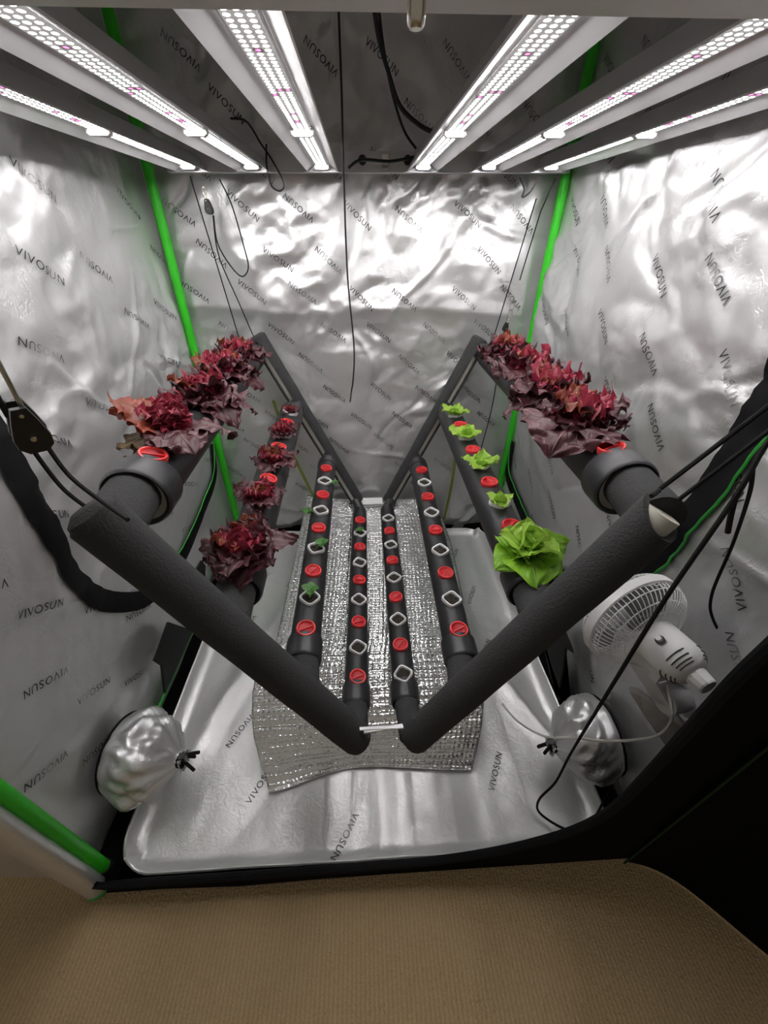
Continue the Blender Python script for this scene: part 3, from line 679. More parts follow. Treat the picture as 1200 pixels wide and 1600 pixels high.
# ------------------------------------------------------------------ lettuces
def leaf(mat, L, W, e0, e1, az, rnd, ruffle=.25, teeth=0.0, cup=.25, nu=20, nv=34, base=(0, 0, 0), shape=.75, nr=6):
    """one leaf: rises at e0, bends to e1 along its length; wavy margin"""
    pts = []; x = z = 0.0; steps = nv; ph = rnd.uniform(0, 6.28); ph2 = rnd.uniform(0, 6.28); tw = rnd.uniform(-.35, .35)
    spine = [(0, 0, e0)]
    for j in range(1, steps + 1):
        e = e0 + (e1 - e0) * (j / steps) ** 1.2; x += math.cos(e) * L / steps; z += math.sin(e) * L / steps; spine.append((x, z, e))
    mb = MB(); vs = []; uv = []
    ca, sa = math.cos(az), math.sin(az)
    for j in range(nv + 1):
        s = j / nv; sx, sz, e = spine[j]
        w = W * .5 * (.16 * (1 - s) + (math.sin(math.pi * min(1, s ** shape)) ** .72 if s < 1 else 0) + .10 * (1 - abs(2 * s - 1)))
        w *= 1 + teeth * (.16 * math.sin(nr * 4.2 * s + ph) + .09 * math.sin(nr * 8.3 * s + ph2))
        for i in range(nu + 1):
            t = 2 * i / nu - 1; at_ = abs(t)
            y = w * t
            k = ruffle * W * .30 * (at_ ** 1.7) * (.25 + .75 * s)
            off = k * math.sin(nr * 5.2 * s + ph + (1.3 if t > 0 else 0)) + .5 * k * math.sin(nr * 8.7 * s + ph2 + t * 2) + cup * W * .5 * (at_ ** 2) * (.35 + .65 * s) + .02 * W * math.sin(9 * t + 11 * s + ph)
            edge = ruffle * W * .12 * (at_ ** 3) * math.sin(nr * 6.9 * s + ph2)
            tt = tw * s * t * W * .4
            px = sx - math.sin(e) * (off + tt) + edge * math.cos(e) + teeth * .10 * L * (s ** 3) * (math.cos(t * 7 + ph) + .25 * math.cos(t * 15 + ph2)) * .45; pz = sz + math.cos(e) * (off + tt)
            vs.append((px * ca - y * sa + base[0], px * sa + y * ca + base[1], pz + base[2])); uv.append((i / nu, s))
    f = [(j * (nu + 1) + i, j * (nu + 1) + i + 1, (j + 1) * (nu + 1) + i + 1, (j + 1) * (nu + 1) + i) for j in range(nv) for i in range(nu)]
    mb.add(vs, f); me = mb.mesh('leaf', mat, angle=180); ul = me.uv_layers.new(name='UVMap')
    lv = np.empty(len(me.loops), dtype=np.int32); me.loops.foreach_get('vertex_index', lv); ul.data.foreach_set('uv', np.array(uv)[lv].ravel())
    return me
def add_leaf(t, me, name='leaf'):
    o = bpy.data.objects.new(name, me); COL.objects.link(o); o.parent = t; return o
def lettuce(k, i, label, group, spec, seed, lean=(0, 0), shift=(0, 0, 0)):
    rnd = random.Random(seed); m = hole_frame(k, HY[i]); p = m.translation + (m.to_3x3() @ Vector((0, 0, .002))) + Vector(shift)
    t = thing('lettuce', label, 'lettuce', tuple(p), group)
    t.rotation_euler = (lean[1], lean[0], 0)
    for (mat, n, L, W, e0, e1, ruf, teeth, cup, az0, spread, shp) in spec:
        for q in range(n):
            az = math.radians(az0) + (2 * math.pi if spread is None else math.radians(spread)) * (q / max(1, n if spread is None else n - 1)) + rnd.uniform(-.25, .25)
            s = rnd.uniform(.86, 1.14)
            add_leaf(t, leaf(M[mat], L * s, W * s * rnd.uniform(.9, 1.1), math.radians(e0 + rnd.uniform(-8, 8)), math.radians(e1 + rnd.uniform(-14, 14)), az, rnd, ruf, teeth, cup, shape=shp, nr=3 if mat in ('leaf_green', 'leaf_lime') else 6))
    return t
# az: 0 = +x, 90 = away from the camera, -90 = towards it
def red_head(size, outer=7, drop=-45):
    return [('leaf_purple', outer, .105 * size, .105 * size, 40, drop, .30, .35, .05, 20, None, .62),
            ('leaf_purple', 5, .085 * size, .090 * size, 62, -5, .38, .30, .12, 50, None, .62),
            ('leaf_red', 6, .072 * size, .084 * size, 70, 5, .65, .3, .12, 10, None, .60),
            ('leaf_red', 6, .055 * size, .064 * size, 84, 30, .80, .3, .22, 40, None, .58),
            ('leaf_rust', 2, .085 * size, .075 * size, 66, 20, .45, .30, .12, 80, 140, .62)]
grp = 'dark red lettuces on the rack'
lettuce('L1', 1, 'ragged red lettuce with a yellowing leaf nearest the front foam arm', grp,
        [('leaf_purple', 2, .125, .095, 30, -42, .25, .2, -.05, -50, 60, .7), ('leaf_purple', 1, .085, .075, 45, -60, .3, .2, .0, -95, 0, .6), ('leaf_rust', 3, .125, .105, 50, 2, .22, .2, .10, 150, 50, .6),
         ('leaf_yellow', 2, .100, .085, 15, -40, .25, .2, .05, 195, 40, .6), ('leaf_red', 6, .060, .060, 80, 45, .7, .3, .2, 0, None, .58), ('leaf_red', 3, .075, .07, 70, 25, .6, .3, .2, 60, 150, .58)], 11)
lettuce('L1', 3, 'frilly dark red lettuce with one long leaf hanging below the highest pipe', grp, red_head(1.0, 6) + [('leaf_purple', 2, .14, .085, 10, -70, .2, .15, -.1, -25, 40, .7)], 12)
lettuce('L1', 5, 'crimson lettuce between the ragged one and the rear foam arm', grp, red_head(1.05, 6) + [('leaf_purple', 1, .12, .085, 15, -60, .2, .15, -.1, -10, 0, .7)], 13)
lettuce('L1', 7, 'crimson lettuce farthest back on the highest pipe by the green pole', grp, red_head(1.0, 6), 14)
lettuce('R1', 1, 'large purple lettuce with a broad veined leaf beside the red plug near the fan', grp, red_head(1.12, 6) + [('leaf_purple', 1, .150, .165, 30, -66, .18, .35, .0, -122, 0, .55), ('leaf_purple', 2, .12, .10, 30, -45, .25, .3, 0, -175, 50, .6), ('leaf_purple', 1, .095, .09, 30, -30, .25, .3, 0, -5, 0, .6)], 21, shift=(-.010, .022, 0))
lettuce('R1', 3, 'dense crimson lettuce second along the pipe above the fan', grp, red_head(1.18, 7, -55) + [('leaf_purple', 2, .15, .09, 10, -65, .25, .3, 0, -165, 40, .65)], 22)
lettuce('R1', 5, 'dense crimson lettuce third along the pipe above the fan', grp, red_head(1.15, 7), 23)
lettuce('R1', 7, 'crimson lettuce at the rear end of the pipe under the small pulley', grp, red_head(1.1, 7), 24)
def small_red(s): return [('leaf_purple', 5, .085 * s, .075 * s, 35, -25, .32, .35, .05, 30, None, .6), ('leaf_red', 4, .060 * s, .055 * s, 65, 20, .5, .35, .15, 0, None, .58), ('leaf_rust', 2, .055 * s, .05 * s, 75, 40, .5, .3, .2, 60, 120, .58)]
lettuce('L2', 0, 'largest purple lettuce on the second pipe, one leaf hanging over the coupler', grp, red_head(.98, 6, -30) + [('leaf_purple', 1, .135, .125, 28, -55, .2, .3, .0, -88, 0, .55), ('leaf_purple', 1, .13, .06, 25, -8, .2, .2, .1, 5, 0, .7), ('leaf_purple', 2, .10, .08, 30, -25, .25, .3, 0, -150, 60, .6)], 31)
lettuce('L2', 2, 'small wine red lettuce second from the front on the second pipe', grp, small_red(.95), 32)
lettuce('L2', 4, 'small rusty red lettuce in the middle of the second pipe', grp, small_red(1.0), 33)
lettuce('L2', 6, 'small purple lettuce fourth from the front on the second pipe', grp, small_red(.85), 34)
lettuce('L2', 8, 'tiny purple lettuce at the rear end of the second pipe', grp, small_red(.55), 35)
g2 = 'pale green lettuces on the rack'
lettuce('R2', 0, 'large bright green butterhead lettuce nearest the front', g2,
        [('leaf_green', 4, .112, .105, 25, -50, .05, 0, -.06, -150, 140, .62), ('leaf_green', 3, .095, .10, 40, -20, .07, 0, .0, 0, 160, .6), ('leaf_lime', 5, .085, .095, 62, 5, .10, 0, .08, 20, None, .58), ('leaf_lime', 4, .070, .085, 78, 50, .14, 0, .30, 50, None, .55), ('leaf_lime', 3, .055, .065, 86, 110, .18, 0, .45, 20, None, .55)], 41)
def small_green(s, n=5): return [('leaf_lime', n, .068 * s, .052 * s, 35, 5, .25, 0, .10, 15, None, .72), ('leaf_lime', 2, .045 * s, .035 * s, 65, 40, .3, 0, .2, 70, 180, .7)]
lettuce('R2', 2, 'tiny lime green lettuce with bare soil showing in its white cup', g2, small_green(.80, 3), 42)
lettuce('R2', 4, 'small lime green lettuce in the middle of its pipe', g2, small_green(.95, 5), 43)
lettuce('R2', 6, 'small lime green lettuce fourth from the front', g2, small_green(1.0, 5), 44)
lettuce('R2', 8, 'small lime green lettuce at the rear end of its pipe', g2, small_green(.95, 6), 45)
def seedling(k, i, label, dx, h, seed, s=1.0):
    rnd = random.Random(seed); m = hole_frame(k, HY[i]); p = m.translation
    t = thing('seedling', label, 'seedling', tuple(p), 'green seedlings in net cups'); top = Vector((dx, .006, h))
    MB().sweep([p, p + Vector((dx * .4, .0, h * .6)), p + top], [.0016, .0013, .001], 6).build('stem', M['stem'], t)
    for q in range(4):
        add_leaf(t, leaf(M['leaf_seed'], .026 * s, .020 * s, math.radians(35), math.radians(-5), q * 1.57 + rnd.uniform(-.3, .3), rnd, .05, 0, .1, 6, 8, base=tuple(top + Vector((0, 0, -.004 * (q % 2)))), shape=.8, nr=2))
seedling('L3', 1, 'tall green seedling nearest the front in a white cup', .004, .030, 1, 1.1)
seedling('L3', 3, 'green seedling leaning over the edge of a white cup', .022, .020, 2)
seedling('L3', 5, 'green seedling hanging off the outer side of its pipe', -.050, -.006, 3, 1.0)
seedling('L3', 7, 'faint green seedling leaning towards the rear foam arm', .042, -.010, 4, .8)
seedling('L4', 7, 'green seedling in the lowest pipe near the back', .0, .016, 5, .8)

# ------------------------------------------------------------------ insulation blanket over the reservoir
rs = thing('reservoir', 'pale plastic water tub under the insulation blanket', 'tub', (.04, 1.25, 0))
mb = MB(); prof = [(.26, .40, .012), (.285, .425, .165), (.30, .44, .168), (.30, .44, .182), (.275, .415, .182), (.27, .41, .172)]
for (a, b, z) in prof: pass
vs = []; 
for (a, b, z) in prof: vs += [(.04 - a, 1.25 - b, z), (.04 + a, 1.25 - b, z), (.04 + a, 1.25 + b, z), (.04 - a, 1.25 + b, z)]
fs = [(0, 3, 2, 1)] + [(i * 4 + q, i * 4 + (q + 1) % 4, i * 4 + 4 + (q + 1) % 4, i * 4 + 4 + q) for i in range(5) for q in range(4)] + [(20, 21, 22, 23)]
mb.add(vs, fs).build('tub_body', M['res'], rs, smooth=False)
# white pump housing standing behind the blanket, between the pipe ends
pb = thing('pump_box', 'white box at the back between the lowest pipes', 'box', (.035, 1.775, 0))
mb = MB(); mb.box((.035, 1.775, .13), (.055, .022, .122)); mb.build('box_body', M['white'], pb, smooth=False)
MB().box((.035, 1.772, .258), (.062, .028, .006)).build('box_lid', M['white'], pb, smooth=False)
rows = [  # y, z, xl, xr, along the sheet from the back to the hem
    (1.78, .262, -.310, .300), (1.66, .236, -.318, .42), (1.45, .214, -.326, .430), (1.2, .205, -.332, .415), (.98, .203, -.336, .395), (.90, .203, -.340, .385), (.865, .198, -.352, .383), (.84, .202, -.372, .390),
    (.79, .196, -.386, .398), (.73, .176, -.388, .396), (.67, .146, -.382, .386), (.62, .112, -.370, .372), (.58, .075, -.350, .355), (.545, .036, -.325, .338), (.525, .018, -.312, .330)]
def blanket(a, b):
    f = b * (len(rows) - 1); i = min(int(f), len(rows) - 2); t = f - i
    y, z, xl, xr = [rows[i][q] * (1 - t) + rows[i + 1][q] * t for q in range(4)]
    x = xl + (xr - xl) * a
    back = max(0, 1 - b * 3.2)
    z += back * (.035 * math.exp(-((x + .30) / .13) ** 2) - .030 * math.exp(-((x - .04) / .09) ** 2) - .05 * max(0, (x - .27) / .15) ** 2)
    front = max(0, (b - .72) / .28)
    y += -.035 * front ** 2 * math.exp(-((a) / .22) ** 2) + .03 * front * math.exp(-((a - .45) / .35) ** 2) * .9
    z += .004 * float(gnoise(x * 9, y * 9, 31)) + (.004 + .01 * front) * abs(float(gnoise(x * 5 + y * 8, y * 14 - x * 5, 32))) + .0016 * math.sin(b * 190) * (1 if b > .45 else .3)
    return (x, y, max(z, .026))
NB = 150
bl = thing('insulation_blanket', 'silver bubble foil insulation blanket draped over the tub', 'blanket', (.03, 1.15, .0))
mb = MB().grid(blanket, 70, NB); n0 = len(mb.v)
top = list(mb.v); w = 71
o = mb.build('foil_sheet', M['bubble'], bl, angle=180)
uvl = o.data.uv_layers.new(name='UVMap'); lv = np.empty(len(o.data.loops), dtype=np.int32); o.data.loops.foreach_get('vertex_index', lv)
cum = [0.0]
for j in range(1, NB + 1): cum.append(cum[-1] + (Vector(top[j * w + 35]) - Vector(top[(j - 1) * w + 35])).length)
UV = np.array([((i % w) / 70 * .75, cum[i // w]) for i in range(len(top))]); uvl.data.foreach_set('uv', UV[lv].ravel())
sm = o.modifiers.new('thickness', 'SOLIDIFY'); sm.thickness = .005; sm.offset = -1

# olive hoses feeding the rear of the pipes
def hose(pts, r, mat, name, label, cat, n=8):
    P = spline(pts, 10); c = P[-1]; o = MB().sweep([p for p in P], r, n).build(name, mat); return tag(o, label, cat)
hose([at((427, 625), 1, 1.80), at((450, 690), 1, 1.80), at((472, 740), 1, 1.79), at((497, 788), 1, 1.77)], .0075, M['tube_green'], 'supply_hose', 'olive green hose behind the small red lettuces', 'hose')
hose([at((716, 668), 1, 1.80), at((711, 720), 1, 1.80), at((703, 770), 1, 1.79), at((690, 826), 1, 1.77)], .0075, M['tube_green'], 'supply_hose', 'olive green hose behind the bare pipe', 'hose')

# ------------------------------------------------------------------ white clip fan
def cam_pt(p, d):
    return Vector(CAMP + CAMB @ (np.array([p[0] - CX, p[1] - CY, F]) * d / F))
def cam_dir(v): return Vector(CAMB @ np.array(v, float)).normalized()
FC = cam_pt((988, 966), .86)
FD = cam_dir((.30, .58, -1.0))                       # from the guard back to the motor
fan = thing('clip_fan', 'white clip on fan seen from behind, on the side wall', 'fan', tuple(FC))
zx = FD; ref = Vector((0, 0, 1)); fx = (ref - zx * ref.dot(zx)).normalized(); fy = zx.cross(fx)
FM = Matrix(((fx.x, fy.x, zx.x, FC.x), (fx.y, fy.y, zx.y, FC.y), (fx.z, fy.z, zx.z, FC.z), (0, 0, 0, 1)))
RG = .112
def fanp(r, a, z): return FM @ Vector((r * math.cos(a), r * math.sin(a), z))
gr = MB().lathe([(RG, -.012), (RG + .004, -.010), (RG + .004, .010), (RG, .012), (RG - .004, .008), (RG - .004, -.008)], 56, FM, closed=True).build('guard_ring', M['fanwhite'], fan)
def guard(sign, depth, rin, nw, name, rings):
    mb = MB(); prof = [(RG - .001, 0.004), (RG * .97, .022 * depth / .05), (RG * .86, .036 * depth / .05), (RG * .66, .046 * depth / .05), (rin, depth)]
    for q in range(nw):
        a = 2 * math.pi * q / nw; P = spline([fanp(r, a + .10 * (1 - r / RG) * 3 * (1 if sign > 0 else -1), sign * z) for r, z in prof], 3)
        mb.sweep(P, .00115, 5, caps=False)
    for r in rings:
        z = float(np.interp(r, [p[0] for p in prof[::-1]], [p[1] for p in prof[::-1]]))
        mb.sweep([fanp(r, 2 * math.pi * q / 48, sign * z) for q in range(49)], .0014, 5, caps=False)
    return mb.build(name, M['fanwhite'], fan)
guard(1, .055, .034, 64, 'rear_guard', (RG * .96, RG * .80, RG * .58, .036))
guard(-1, .045, .024, 64, 'front_guard', (RG * .97, RG * .75, RG * .5, .026))
MB().lathe([(0, -.047), (.022, -.047), (.026, -.044), (.026, -.040), (0, -.038)], 24, FM).build('guard_badge', M['fanwhite'], fan)
hub = MB().lathe([(0, -.024), (.018, -.022), (.022, -.010), (.022, .018), (0, .02)], 24, FM).build('fan_hub', M['blade'], fan)
for q in range(3):
    a0 = 2 * math.pi * q / 3
    mb = MB().grid(lambda u, v: fanp(.020 + .078 * v, a0 + (u - .5) * (1.25 + .3 * v) + .25 * v, (u - .5) * -.030 + .0), 10, 8); mb.build('fan_blade', M['blade'], hub)
mo = MB().lathe([(.036, .046), (.044, .050), (.046, .058), (.0455, .115), (.043, .130), (.036, .142), (.030, .148), (.022, .152), (0, .152)], 40, FM).build('motor_housing', M['fanwhite'], fan)
for j, (r, z) in enumerate(((.0448, .120), (.0425, .130), (.0385, .1375), (.0345, .1425))):
    for a in (0.3, 1.8, 3.4, 4.9): MB().sweep([fanp(r + .0006, a + .9 * q / 8, z) for q in range(9)], .0013, 5).build('vent_slot', M['fandark'], mo)
MB().lathe([(.021, .150), (.021, .156), (.018, .176), (.016, .179), (0, .179)], 12, FM).build('speed_knob', M['white'], fan, smooth=False)
an = math.radians(-20)
# small tilt screw on top of the housing (the side that faces the camera)
tocam = (Vector(CAMP) - FC); loc = FM.inverted().to_3x3() @ tocam; ath = math.atan2(loc.y, loc.x) - .1
sc = MB().sweep([fanp(.044, ath, .088), fanp(.050, ath, .088)], .009, 16); sc.build('oscillation_pin', M['fandark'], fan)
MB().sweep([fanp(.049, ath, .087), fanp(.056, ath, .086)], .0055, 14).build('pin_cap', M['fanwhite'], fan)
# yoke under the motor and wall clip
dn = Vector((0, 0, -1)); dn = (dn - FD * dn.dot(FD)).normalized()
Bm = FC + FD * .085
CL = Vector(at((1072, 1128), 0, .70))                # clip against the wall side
mb = MB()
e1 = (CL - Bm).normalized(); sidev = FD.cross(dn).normalized()
mb.sweep([Bm + dn * .030, Bm + dn * .058, Bm + dn * .072], [.042, .040, .030], 4, up=FD, prof=[(.8, -.75), (.8, .75), (-.8, .75), (-.8, -.75)]); mb.build('yoke_block', M['fangrey'], fan, smooth=False)
Y0 = Bm + dn * .060
for sgn in (-1, 1):
    o_ = sidev * (.030 * sgn)
    MB().sweep([Y0 + o_ - FD * .01, Y0 + o_ + (CL - Y0) * .5, CL + o_ * .6], [.024, .022, .018], 4, up=sidev, prof=[(.14, -1), (.14, 1), (-.14, 1), (-.14, -1)]).build('clip_arm', M['fangrey'], fan, smooth=False)
mid = Y0 + (CL - Y0) * .55
MB().lathe([(0, -.024), (.030, -.024), (.032, -.018), (.032, .018), (.030, .024), (0, .024)], 28, Matrix.Translation(mid) @ sidev.to_track_quat('Z', 'Y').to_matrix().to_4x4()).build('clip_pivot', M['fangrey'], fan)
foot_c = CL + (CL - Y0).normalized() * .03
ft = (CL - Y0).to_track_quat('Z', 'X').to_matrix()
jaw = [Vector(at(p, 1, y_)) for p, y_ in (((984, 1082), .43), ((1000, 1086), .43), ((1048, 1122), .41), ((1098, 1150), .385), ((1072, 1182), .375), ((1040, 1166), .39), ((1008, 1120), .42))]
jn = Vector((.25, 1, .35)).normalized() * .014; k = len(jaw)
MB().add(jaw + [p + jn for p in jaw], [tuple(range(k)), tuple(range(2 * k - 1, k - 1, -1))] + [(i, i + k, (i + 1) % k + k, (i + 1) % k) for i in range(k)]).build('clip_jaw', M['fanwhite'], fan, smooth=False)
# white power cord looping to the floor
P0 = Bm + dn * .07
cord = spline([P0 + FD * .035, at((1050, 1115), 1, .37), at((1046, 1132), 1, .38), at((1030, 1148), 1, .385), at((1000, 1155), 1, .39), at((950, 1158), 1, .41), at((900, 1153), 1, .44), at((850, 1150), 1, .52), at((810, 1128), 1, .62), at((785, 1100), 1, .72)], 8)
MB().sweep(cord, .0032, 7).build('power_cord', M['wcable'], fan)

# ------------------------------------------------------------------ duct sleeves tied shut
def duct(base_c, nrm, rad, length, drop, label, mb_ring, seed, group='silver duct sleeves on the side walls'):
    """round port on a wall, silver sleeve gathered and tied with a black drawcord"""
    t = thing('duct_sleeve', label, 'duct sleeve', tuple(base_c), group)
    n = Vector(nrm).normalized(); u = Vector((0, 1, 0)); u = (u - n * u.dot(n)).normalized(); v = n.cross(u)
    if v.z < 0: v = -v
    B0 = Vector(base_c)
    def P(a, s):
        pr = np.interp(s, [0, .08, .35, .65, .85, .93, 1.0], [1.0, 1.03, 1.0, .78, .36, .13, .24]); an = a * 2 * math.pi
        pl = min(1, s * 2.0) * (.10 * abs(math.sin(2.5 * an + seed + 1.5 * s)) + .09 * math.sin(5 * an + 2 * seed - s) * s + .07 * abs(math.sin(4.5 * an + seed)) + .10 * s * math.sin(11 * an + seed)) + .06 * math.sin(an * 2 + seed) * s + min(1, s * 4) * .42 * (abs(float(gnoise(2.6 * math.cos(an) + seed, 2.6 * math.sin(an) + s * 3.4, 40))) - .18)
        r = rad * pr * (1 + pl)
        c = B0 + n * (length * s) + Vector((0, -.01 * s, drop * s * s))
        return c + u * (r * math.cos(an)) + v * (r * .92 * math.sin(an))
    MB().grid(lambda a, b: P(a, b), 72, 26, close_u=True).build('sleeve', M['sock'], t, angle=180)
    MB().sweep([P(q / 48, 0.0) + n * .002 for q in range(49)], .0045, 8, caps=False).build('port_seam', M['zip'], t)
    tie = B0 + n * (length * .93) + Vector((0, -.0093, drop * .865))
    MB().sweep([tie + (u * math.cos(q * .5) + v * math.sin(q * .5)) * (rad * .16) + n * (.006 * math.sin(q)) for q in range(27)], .0055, 7).build('drawcord', M['rope'], t)
    cr = MB(); rr = random.Random(seed)
    for q in range(3):
        d = (n * rr.uniform(.3, 1) + u * rr.uniform(-.7, .7) + Vector((0, 0, -1)) * rr.uniform(.2, .9)).normalized()
        cr.sweep(spline([tie, tie + d * .022 + v * .012, tie + d * .05], 5), [.005] * 11, 6)
    cr.build('cord_tails', M['rope'], t); MB().box(tuple(tie + n * .012 + v * .018), (.009, .008, .011)).build('cord_lock', M['ratchet'], t, smooth=False)
    return t
duct((-.722, .565, .185), (.9, -.1, .05), .105, .185, -.02, 'silver duct sleeve gathered shut with a black drawcord by the front post', None, 2.0)
dr = duct((.722, .545, .195), (-.95, -.02, -.10), .108, .17, -.02, 'silver duct sleeve with a black cord below the fan', None, 5.0)

# black velcro corner straps at the foot of the walls
def strap_patch(pts, label, thick=.004):
    c = sum((Vector(p) for p in pts), Vector()) / len(pts); n = (Vector(pts[1]) - Vector(pts[0])).cross(Vector(pts[2]) - Vector(pts[0])).normalized()
    k = len(pts); mb = MB(); vs = [Vector(p) + n * thick for p in pts] + [Vector(p) - n * thick for p in pts]
    mb.add(vs, [tuple(range(k)), tuple(range(2 * k - 1, k - 1, -1))] + [(i, i + k, (i + 1) % k + k, (i + 1) % k) for i in range(k)])
    t = tag(mb.build('velcro_strap', M['velcro'], smooth=False), label, 'strap')
    return t
def wallpts(pts, x): return [at(p, 0, x) for p in pts]
strap_patch(wallpts([(262, 972), (300, 985), (262, 1072), (257, 1083), (252, 1040), (240, 1032), (248, 1012)], -.70), 'black velcro strap hanging under the foam arm by the tied sleeve')
strap_patch(wallpts([(296, 908), (314, 876), (320, 884), (318, 930), (300, 940)], -.70), 'small black velcro tab behind the largest purple lettuce')
strap_patch(wallpts([(845, 985), (880, 980), (892, 1008), (896, 1020), (885, 1012), (880, 1050), (872, 1090), (902, 1120), (893, 1128), (862, 1060)], .70), 'black velcro strap below the foam arm beside the fan')

# ------------------------------------------------------------------ ropes, ratchet pulleys and cables
def ratchet(c, axis, face, s, label, rope_up, rope_down, hook=True):
    c = Vector(c); ax = Vector(axis).normalized(); fc = Vector(face); fc = (fc - ax * fc.dot(ax)).normalized(); sd = ax.cross(fc)
    t = thing('rope_ratchet', label, 'rope ratchet', tuple(c), 'rope ratchets that hold the rack')
    outline = [(-.30, .62), (.30, .62), (.52, .1), (.50, -.35), (.28, -.62), (-.28, -.62), (-.50, -.35), (-.52, .1)]
    outline = [(-.20, .95), (.20, .95), (.36, .45), (.50, -.1), (.48, -.45), (.26, -.68), (-.26, -.68), (-.48, -.45), (-.50, -.1), (-.36, .45)]
    k = len(outline)
    for off in (-.30, .30):
        vs = [c + sd * (p[0] * s) + ax * (p[1] * s) + fc * (s * (off - .06)) for p in outline] + [c + sd * (p[0] * s * .96) + ax * (p[1] * s * .97) + fc * (s * (off + .06)) for p in outline]
        MB().add(vs, [tuple(range(k))[::-1], tuple(range(k, 2 * k))] + [(i, (i + 1) % k, (i + 1) % k + k, i + k) for i in range(k)]).build('side_plate', M['ratchet'], t, smooth=False)
    q = fc.to_track_quat('Z', 'Y').to_matrix().to_4x4(); Mx = Matrix.Translation(c - ax * (.12 * s)) @ q
    MB().lathe([(0, -.22 * s), (.40 * s, -.22 * s), (.33 * s, 0), (.40 * s, .22 * s), (0, .22 * s)], 24, Mx).build('sheave', M['ratchet'], t)
    MB().lathe([(0, .44 * s), (.08 * s, .44 * s), (.10 * s, .40 * s), (.10 * s, .35 * s), (0, .35 * s)], 16, Mx).build('rivet', M['steel'], t)
    MB().lathe([(0, .44 * s), (.06 * s, .44 * s), (.07 * s, .40 * s), (.07 * s, .35 * s), (0, .35 * s)], 16, Matrix.Translation(c + ax * (.72 * s)) @ q).build('rivet', M['steel'], t)
    if hook:
        h = [c + ax * (.75 * s), c + ax * (1.25 * s) + sd * (.12 * s), c + ax * (1.8 * s) + sd * (.2 * s), c + ax * (2.1 * s), c + ax * (1.8 * s) - sd * (.2 * s), c + ax * (1.25 * s) - sd * (.14 * s), c + ax * (.8 * s)]
        MB().sweep(spline(h, 5), .06 * s, 7).build('hook', M['steel'], t)
    for a, b, r in rope_up: MB().sweep([a, (Vector(a) + Vector(b)) / 2, b], r, 7).build('rope', M['rope'], t)
    for P, r in rope_down: MB().sweep(spline(P, 8), r, 7).build('rope', M['rope'], t)
    return t
LE = Vector(at((150, 800), 1, .485)); LA = Vector((-.70, .47, 1.96))
pl = LE + (LA - LE) * .118; axl = (LA - LE).normalized()
fcam = Vector(CAMP)
pl = Vector(at((45, 672), 1, .50)); axl = (Vector(at((2, 590), 1, .49)) - pl).normalized(); 
up1 = pl + axl * .12; upfar = pl + axl * .7
ratchet(pl, axl, fcam - pl, .040, 'black rope ratchet at the open side near the front green pole', [],
        [([pl - axl * .02 + Vector((.012, 0, 0)), at((110, 745), 1, .495), at((168, 790), 1, .47), at((200, 812), 1, .44)], .003), ([pl - axl * .02 - Vector((.010, 0, 0)), at((95, 760), 1, .50), at((138, 795), 1, .50)], .003)], hook=False)
tt = bpy.data.objects
MB().sweep([pl + axl * .03 + Vector((.006, 0, 0)), upfar], .003, 7).build('support_wire', M['steel'], bpy.data.objects['rope_ratchet'])
MB().sweep([pl + axl * .02 - Vector((.016, 0, 0)), upfar - Vector((.03, 0, -.05))], .0036, 7).build('rope', M['rope'], bpy.data.objects['rope_ratchet'])
pbl = Vector(at((326, 325), 1, 1.71)); 
ratchet(pbl, (-.08, 0, 1), (0, -1, .2), .026, 'small black rope ratchet on a hook below the far end of the light',
        [(at((297, 275), 1, 1.71), at((374, 530), 1, 1.74), .0022)],
        [([pbl + Vector((.01, 0, -.02)), at((342, 400), 1, 1.72), at((372, 470), 1, 1.73), at((398, 530), 1, 1.75)], .0022),
         ([pbl + Vector((.012, 0, -.02)), at((340, 380), 1, 1.70), at((360, 415), 1, 1.70), at((378, 432), 1, 1.70), at((388, 418), 1, 1.70), at((381, 385), 1, 1.70), at((362, 320), 1, 1.70), at((343, 280), 1, 1.70)], .0024)])
pbr = Vector(at((790, 512), 1, 1.71)); axr = (Vector(at((812, 440), 1, 1.71)) - pbr).normalized()
ratchet(pbr, axr, (0, -1, .2), .022, 'small black rope ratchet on a carabiner above the crimson lettuces',
        [(at((812, 438), 1, 1.71), at((845, 330), 1, 1.71), .0022), (at((845, 330), 1, 1.71), at((868, 278), 1, 1.71), .0022), (at((772, 525), 1, 1.73), at((838, 310), 1, 1.71), .0022)],
        [([pbr - axr * .012, at((783, 535), 1, 1.72), at((778, 580), 1, 1.78), at((768, 640), 1, 1.80), at((752, 700), 1, 1.80)], .0024)])
br = [o for o in bpy.data.objects if o.name.startswith('rope_ratchet')][-1]
for s_ in (0, 1):
    c0 = pbr + axr * (.048 + .034 * s_); sd = axr.cross(Vector((0, -1, 0))).normalized()
    MB().sweep([c0 + axr * (.020 * math.sin(q * .5236)) + sd * (.009 * math.cos(q * .5236)) for q in range(13)], .0017, 6, caps=False).build('carabiner', M['steel'], br)
RE = Vector(at((1020, 775), 1, .485)); ra_ = Vector((.74, .42, 1.80))
pr_ = Vector(at((1260, 600), 1, .47))
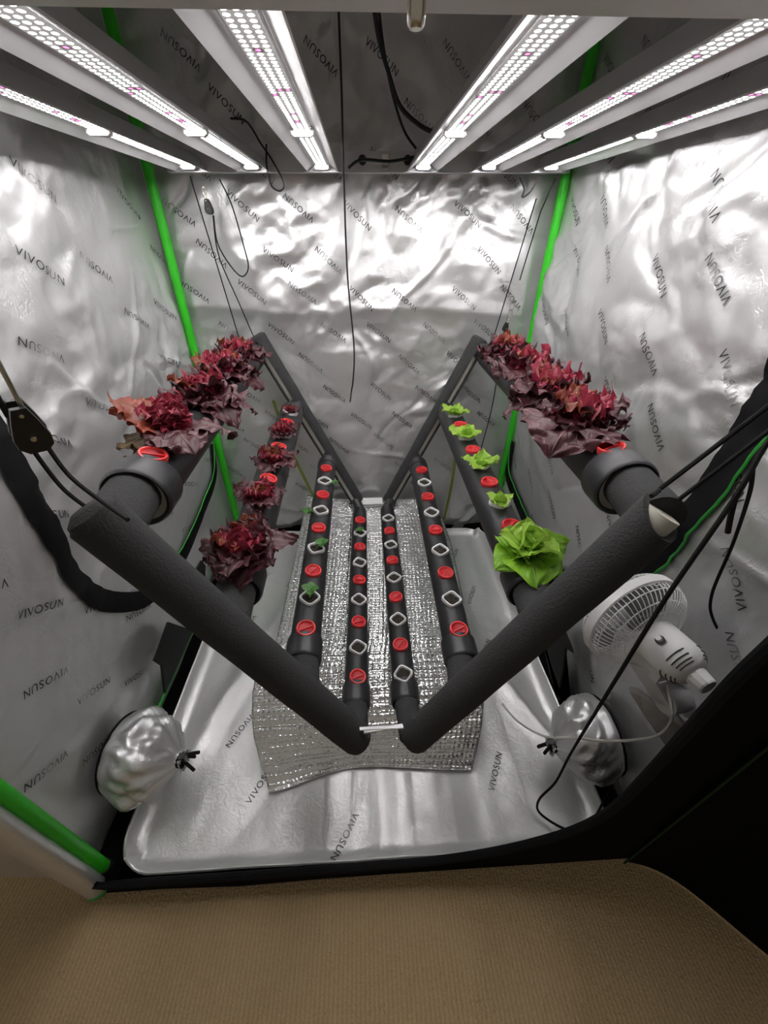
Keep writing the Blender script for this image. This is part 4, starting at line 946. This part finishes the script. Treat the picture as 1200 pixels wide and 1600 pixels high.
ratchet(pr_, (pr_ - RE), fcam - pr_, .040, 'black hanging ropes with slack loops crossing in front of the fan', [(at((1030, 765), 1, .47), pr_ + Vector((-.012, 0, 0)), .0036), (at((1048, 790), 1, .50), pr_ + Vector((.012, 0, -.03)), .0036)],
        [([at((1018, 775), 1, .455), at((1030, 766), 1, .468)], .0036), ([at((1300, 560), 1, .46), at((1200, 690), 1, .43), at((1150, 775), 1, .40), at((1040, 935), 1, .365), at((960, 1065), 1, .365), at((893, 1175), 1, .45), at((868, 1222), 1, .46), at((842, 1250), 2, .06), at((845, 1272), 2, .045), at((890, 1297), 2, .045), at((925, 1282), 2, .05), at((950, 1238), 2, .10)], .0034),
         ([at((1150, 772), 1, .401), at((1143, 800), 1, .401), at((1137, 832), 1, .401)], .0036),
         ([at((1176, 735), 1, .415), at((1170, 775), 1, .44), at((1145, 850), 1, .49), at((1112, 930), 1, .50), at((1115, 970), 1, .49), at((1145, 1015), 1, .47), at((1185, 1042), 1, .45)], .0028)])

hose([at((529, 15), 1, 1.10), at((534, 150), 1, 1.12), at((537, 270), 1, 1.16), at((543, 430), 1, 1.20), at((553, 540), 1, 1.20), at((552, 590), 1, 1.20), at((549, 612), 1, 1.20)], .0022, M['cable'], 'sensor_cable', 'thin black sensor cable hanging in front of the back wall', 'cable')
sp = thing('sensor_probe', 'thin metal sensor tip at the end of the hanging cable', 'sensor', tuple(at((549, 612), 1, 1.20)))
MB().sweep([at((549, 611), 1, 1.20), at((547, 628), 1, 1.20)], .0026, 8).build('probe_tip', M['steel'], sp)
hose([at((583, 0), 1, 1.45), at((592, 60), 1, 1.5), at((606, 110), 1, 1.55), at((625, 165), 1, 1.6), at((655, 195), 1, 1.62), at((685, 210), 1, 1.62)], .006, M['cable'], 'power_lead', 'thick black lead drooping behind the light bars', 'cable')
hose([at((590, 0), 1, 1.46), at((600, 80), 1, 1.53), at((614, 150), 1, 1.60), at((632, 205), 1, 1.64), at((650, 232), 1, 1.66)], .004, M['cable'], 'power_lead', 'thinner black lead beside the thick one behind the light', 'cable')
hose([at((545, 262), 1, 1.66), at((565, 250), 1, 1.64), at((610, 252), 1, 1.64), at((650, 245), 1, 1.65)], .0045, M['cable'], 'bar_lead', 'black lead lying along the rear crossbar of the light', 'cable')
hose([at((360, 185), 1, 1.66), at((385, 190), 1, 1.66), at((408, 225), 1, 1.66), at((425, 250), 1, 1.66), at((443, 285), 1, 1.66), at((438, 298), 1, 1.66), at((424, 290), 1, 1.66), at((417, 260), 1, 1.66), at((416, 225), 1, 1.66)], .0028, M['cable'], 'bar_lead', 'looped black lead drooping between two light bars', 'cable')
hose([at((812, 278), 1, 1.70), at((819, 295), 1, 1.69), at((816, 308), 1, 1.69), at((828, 300), 1, 1.69), at((842, 278), 1, 1.70)], .0028, M['cable'], 'bar_lead', 'short black cable loop under the light near the green corner pole', 'cable')
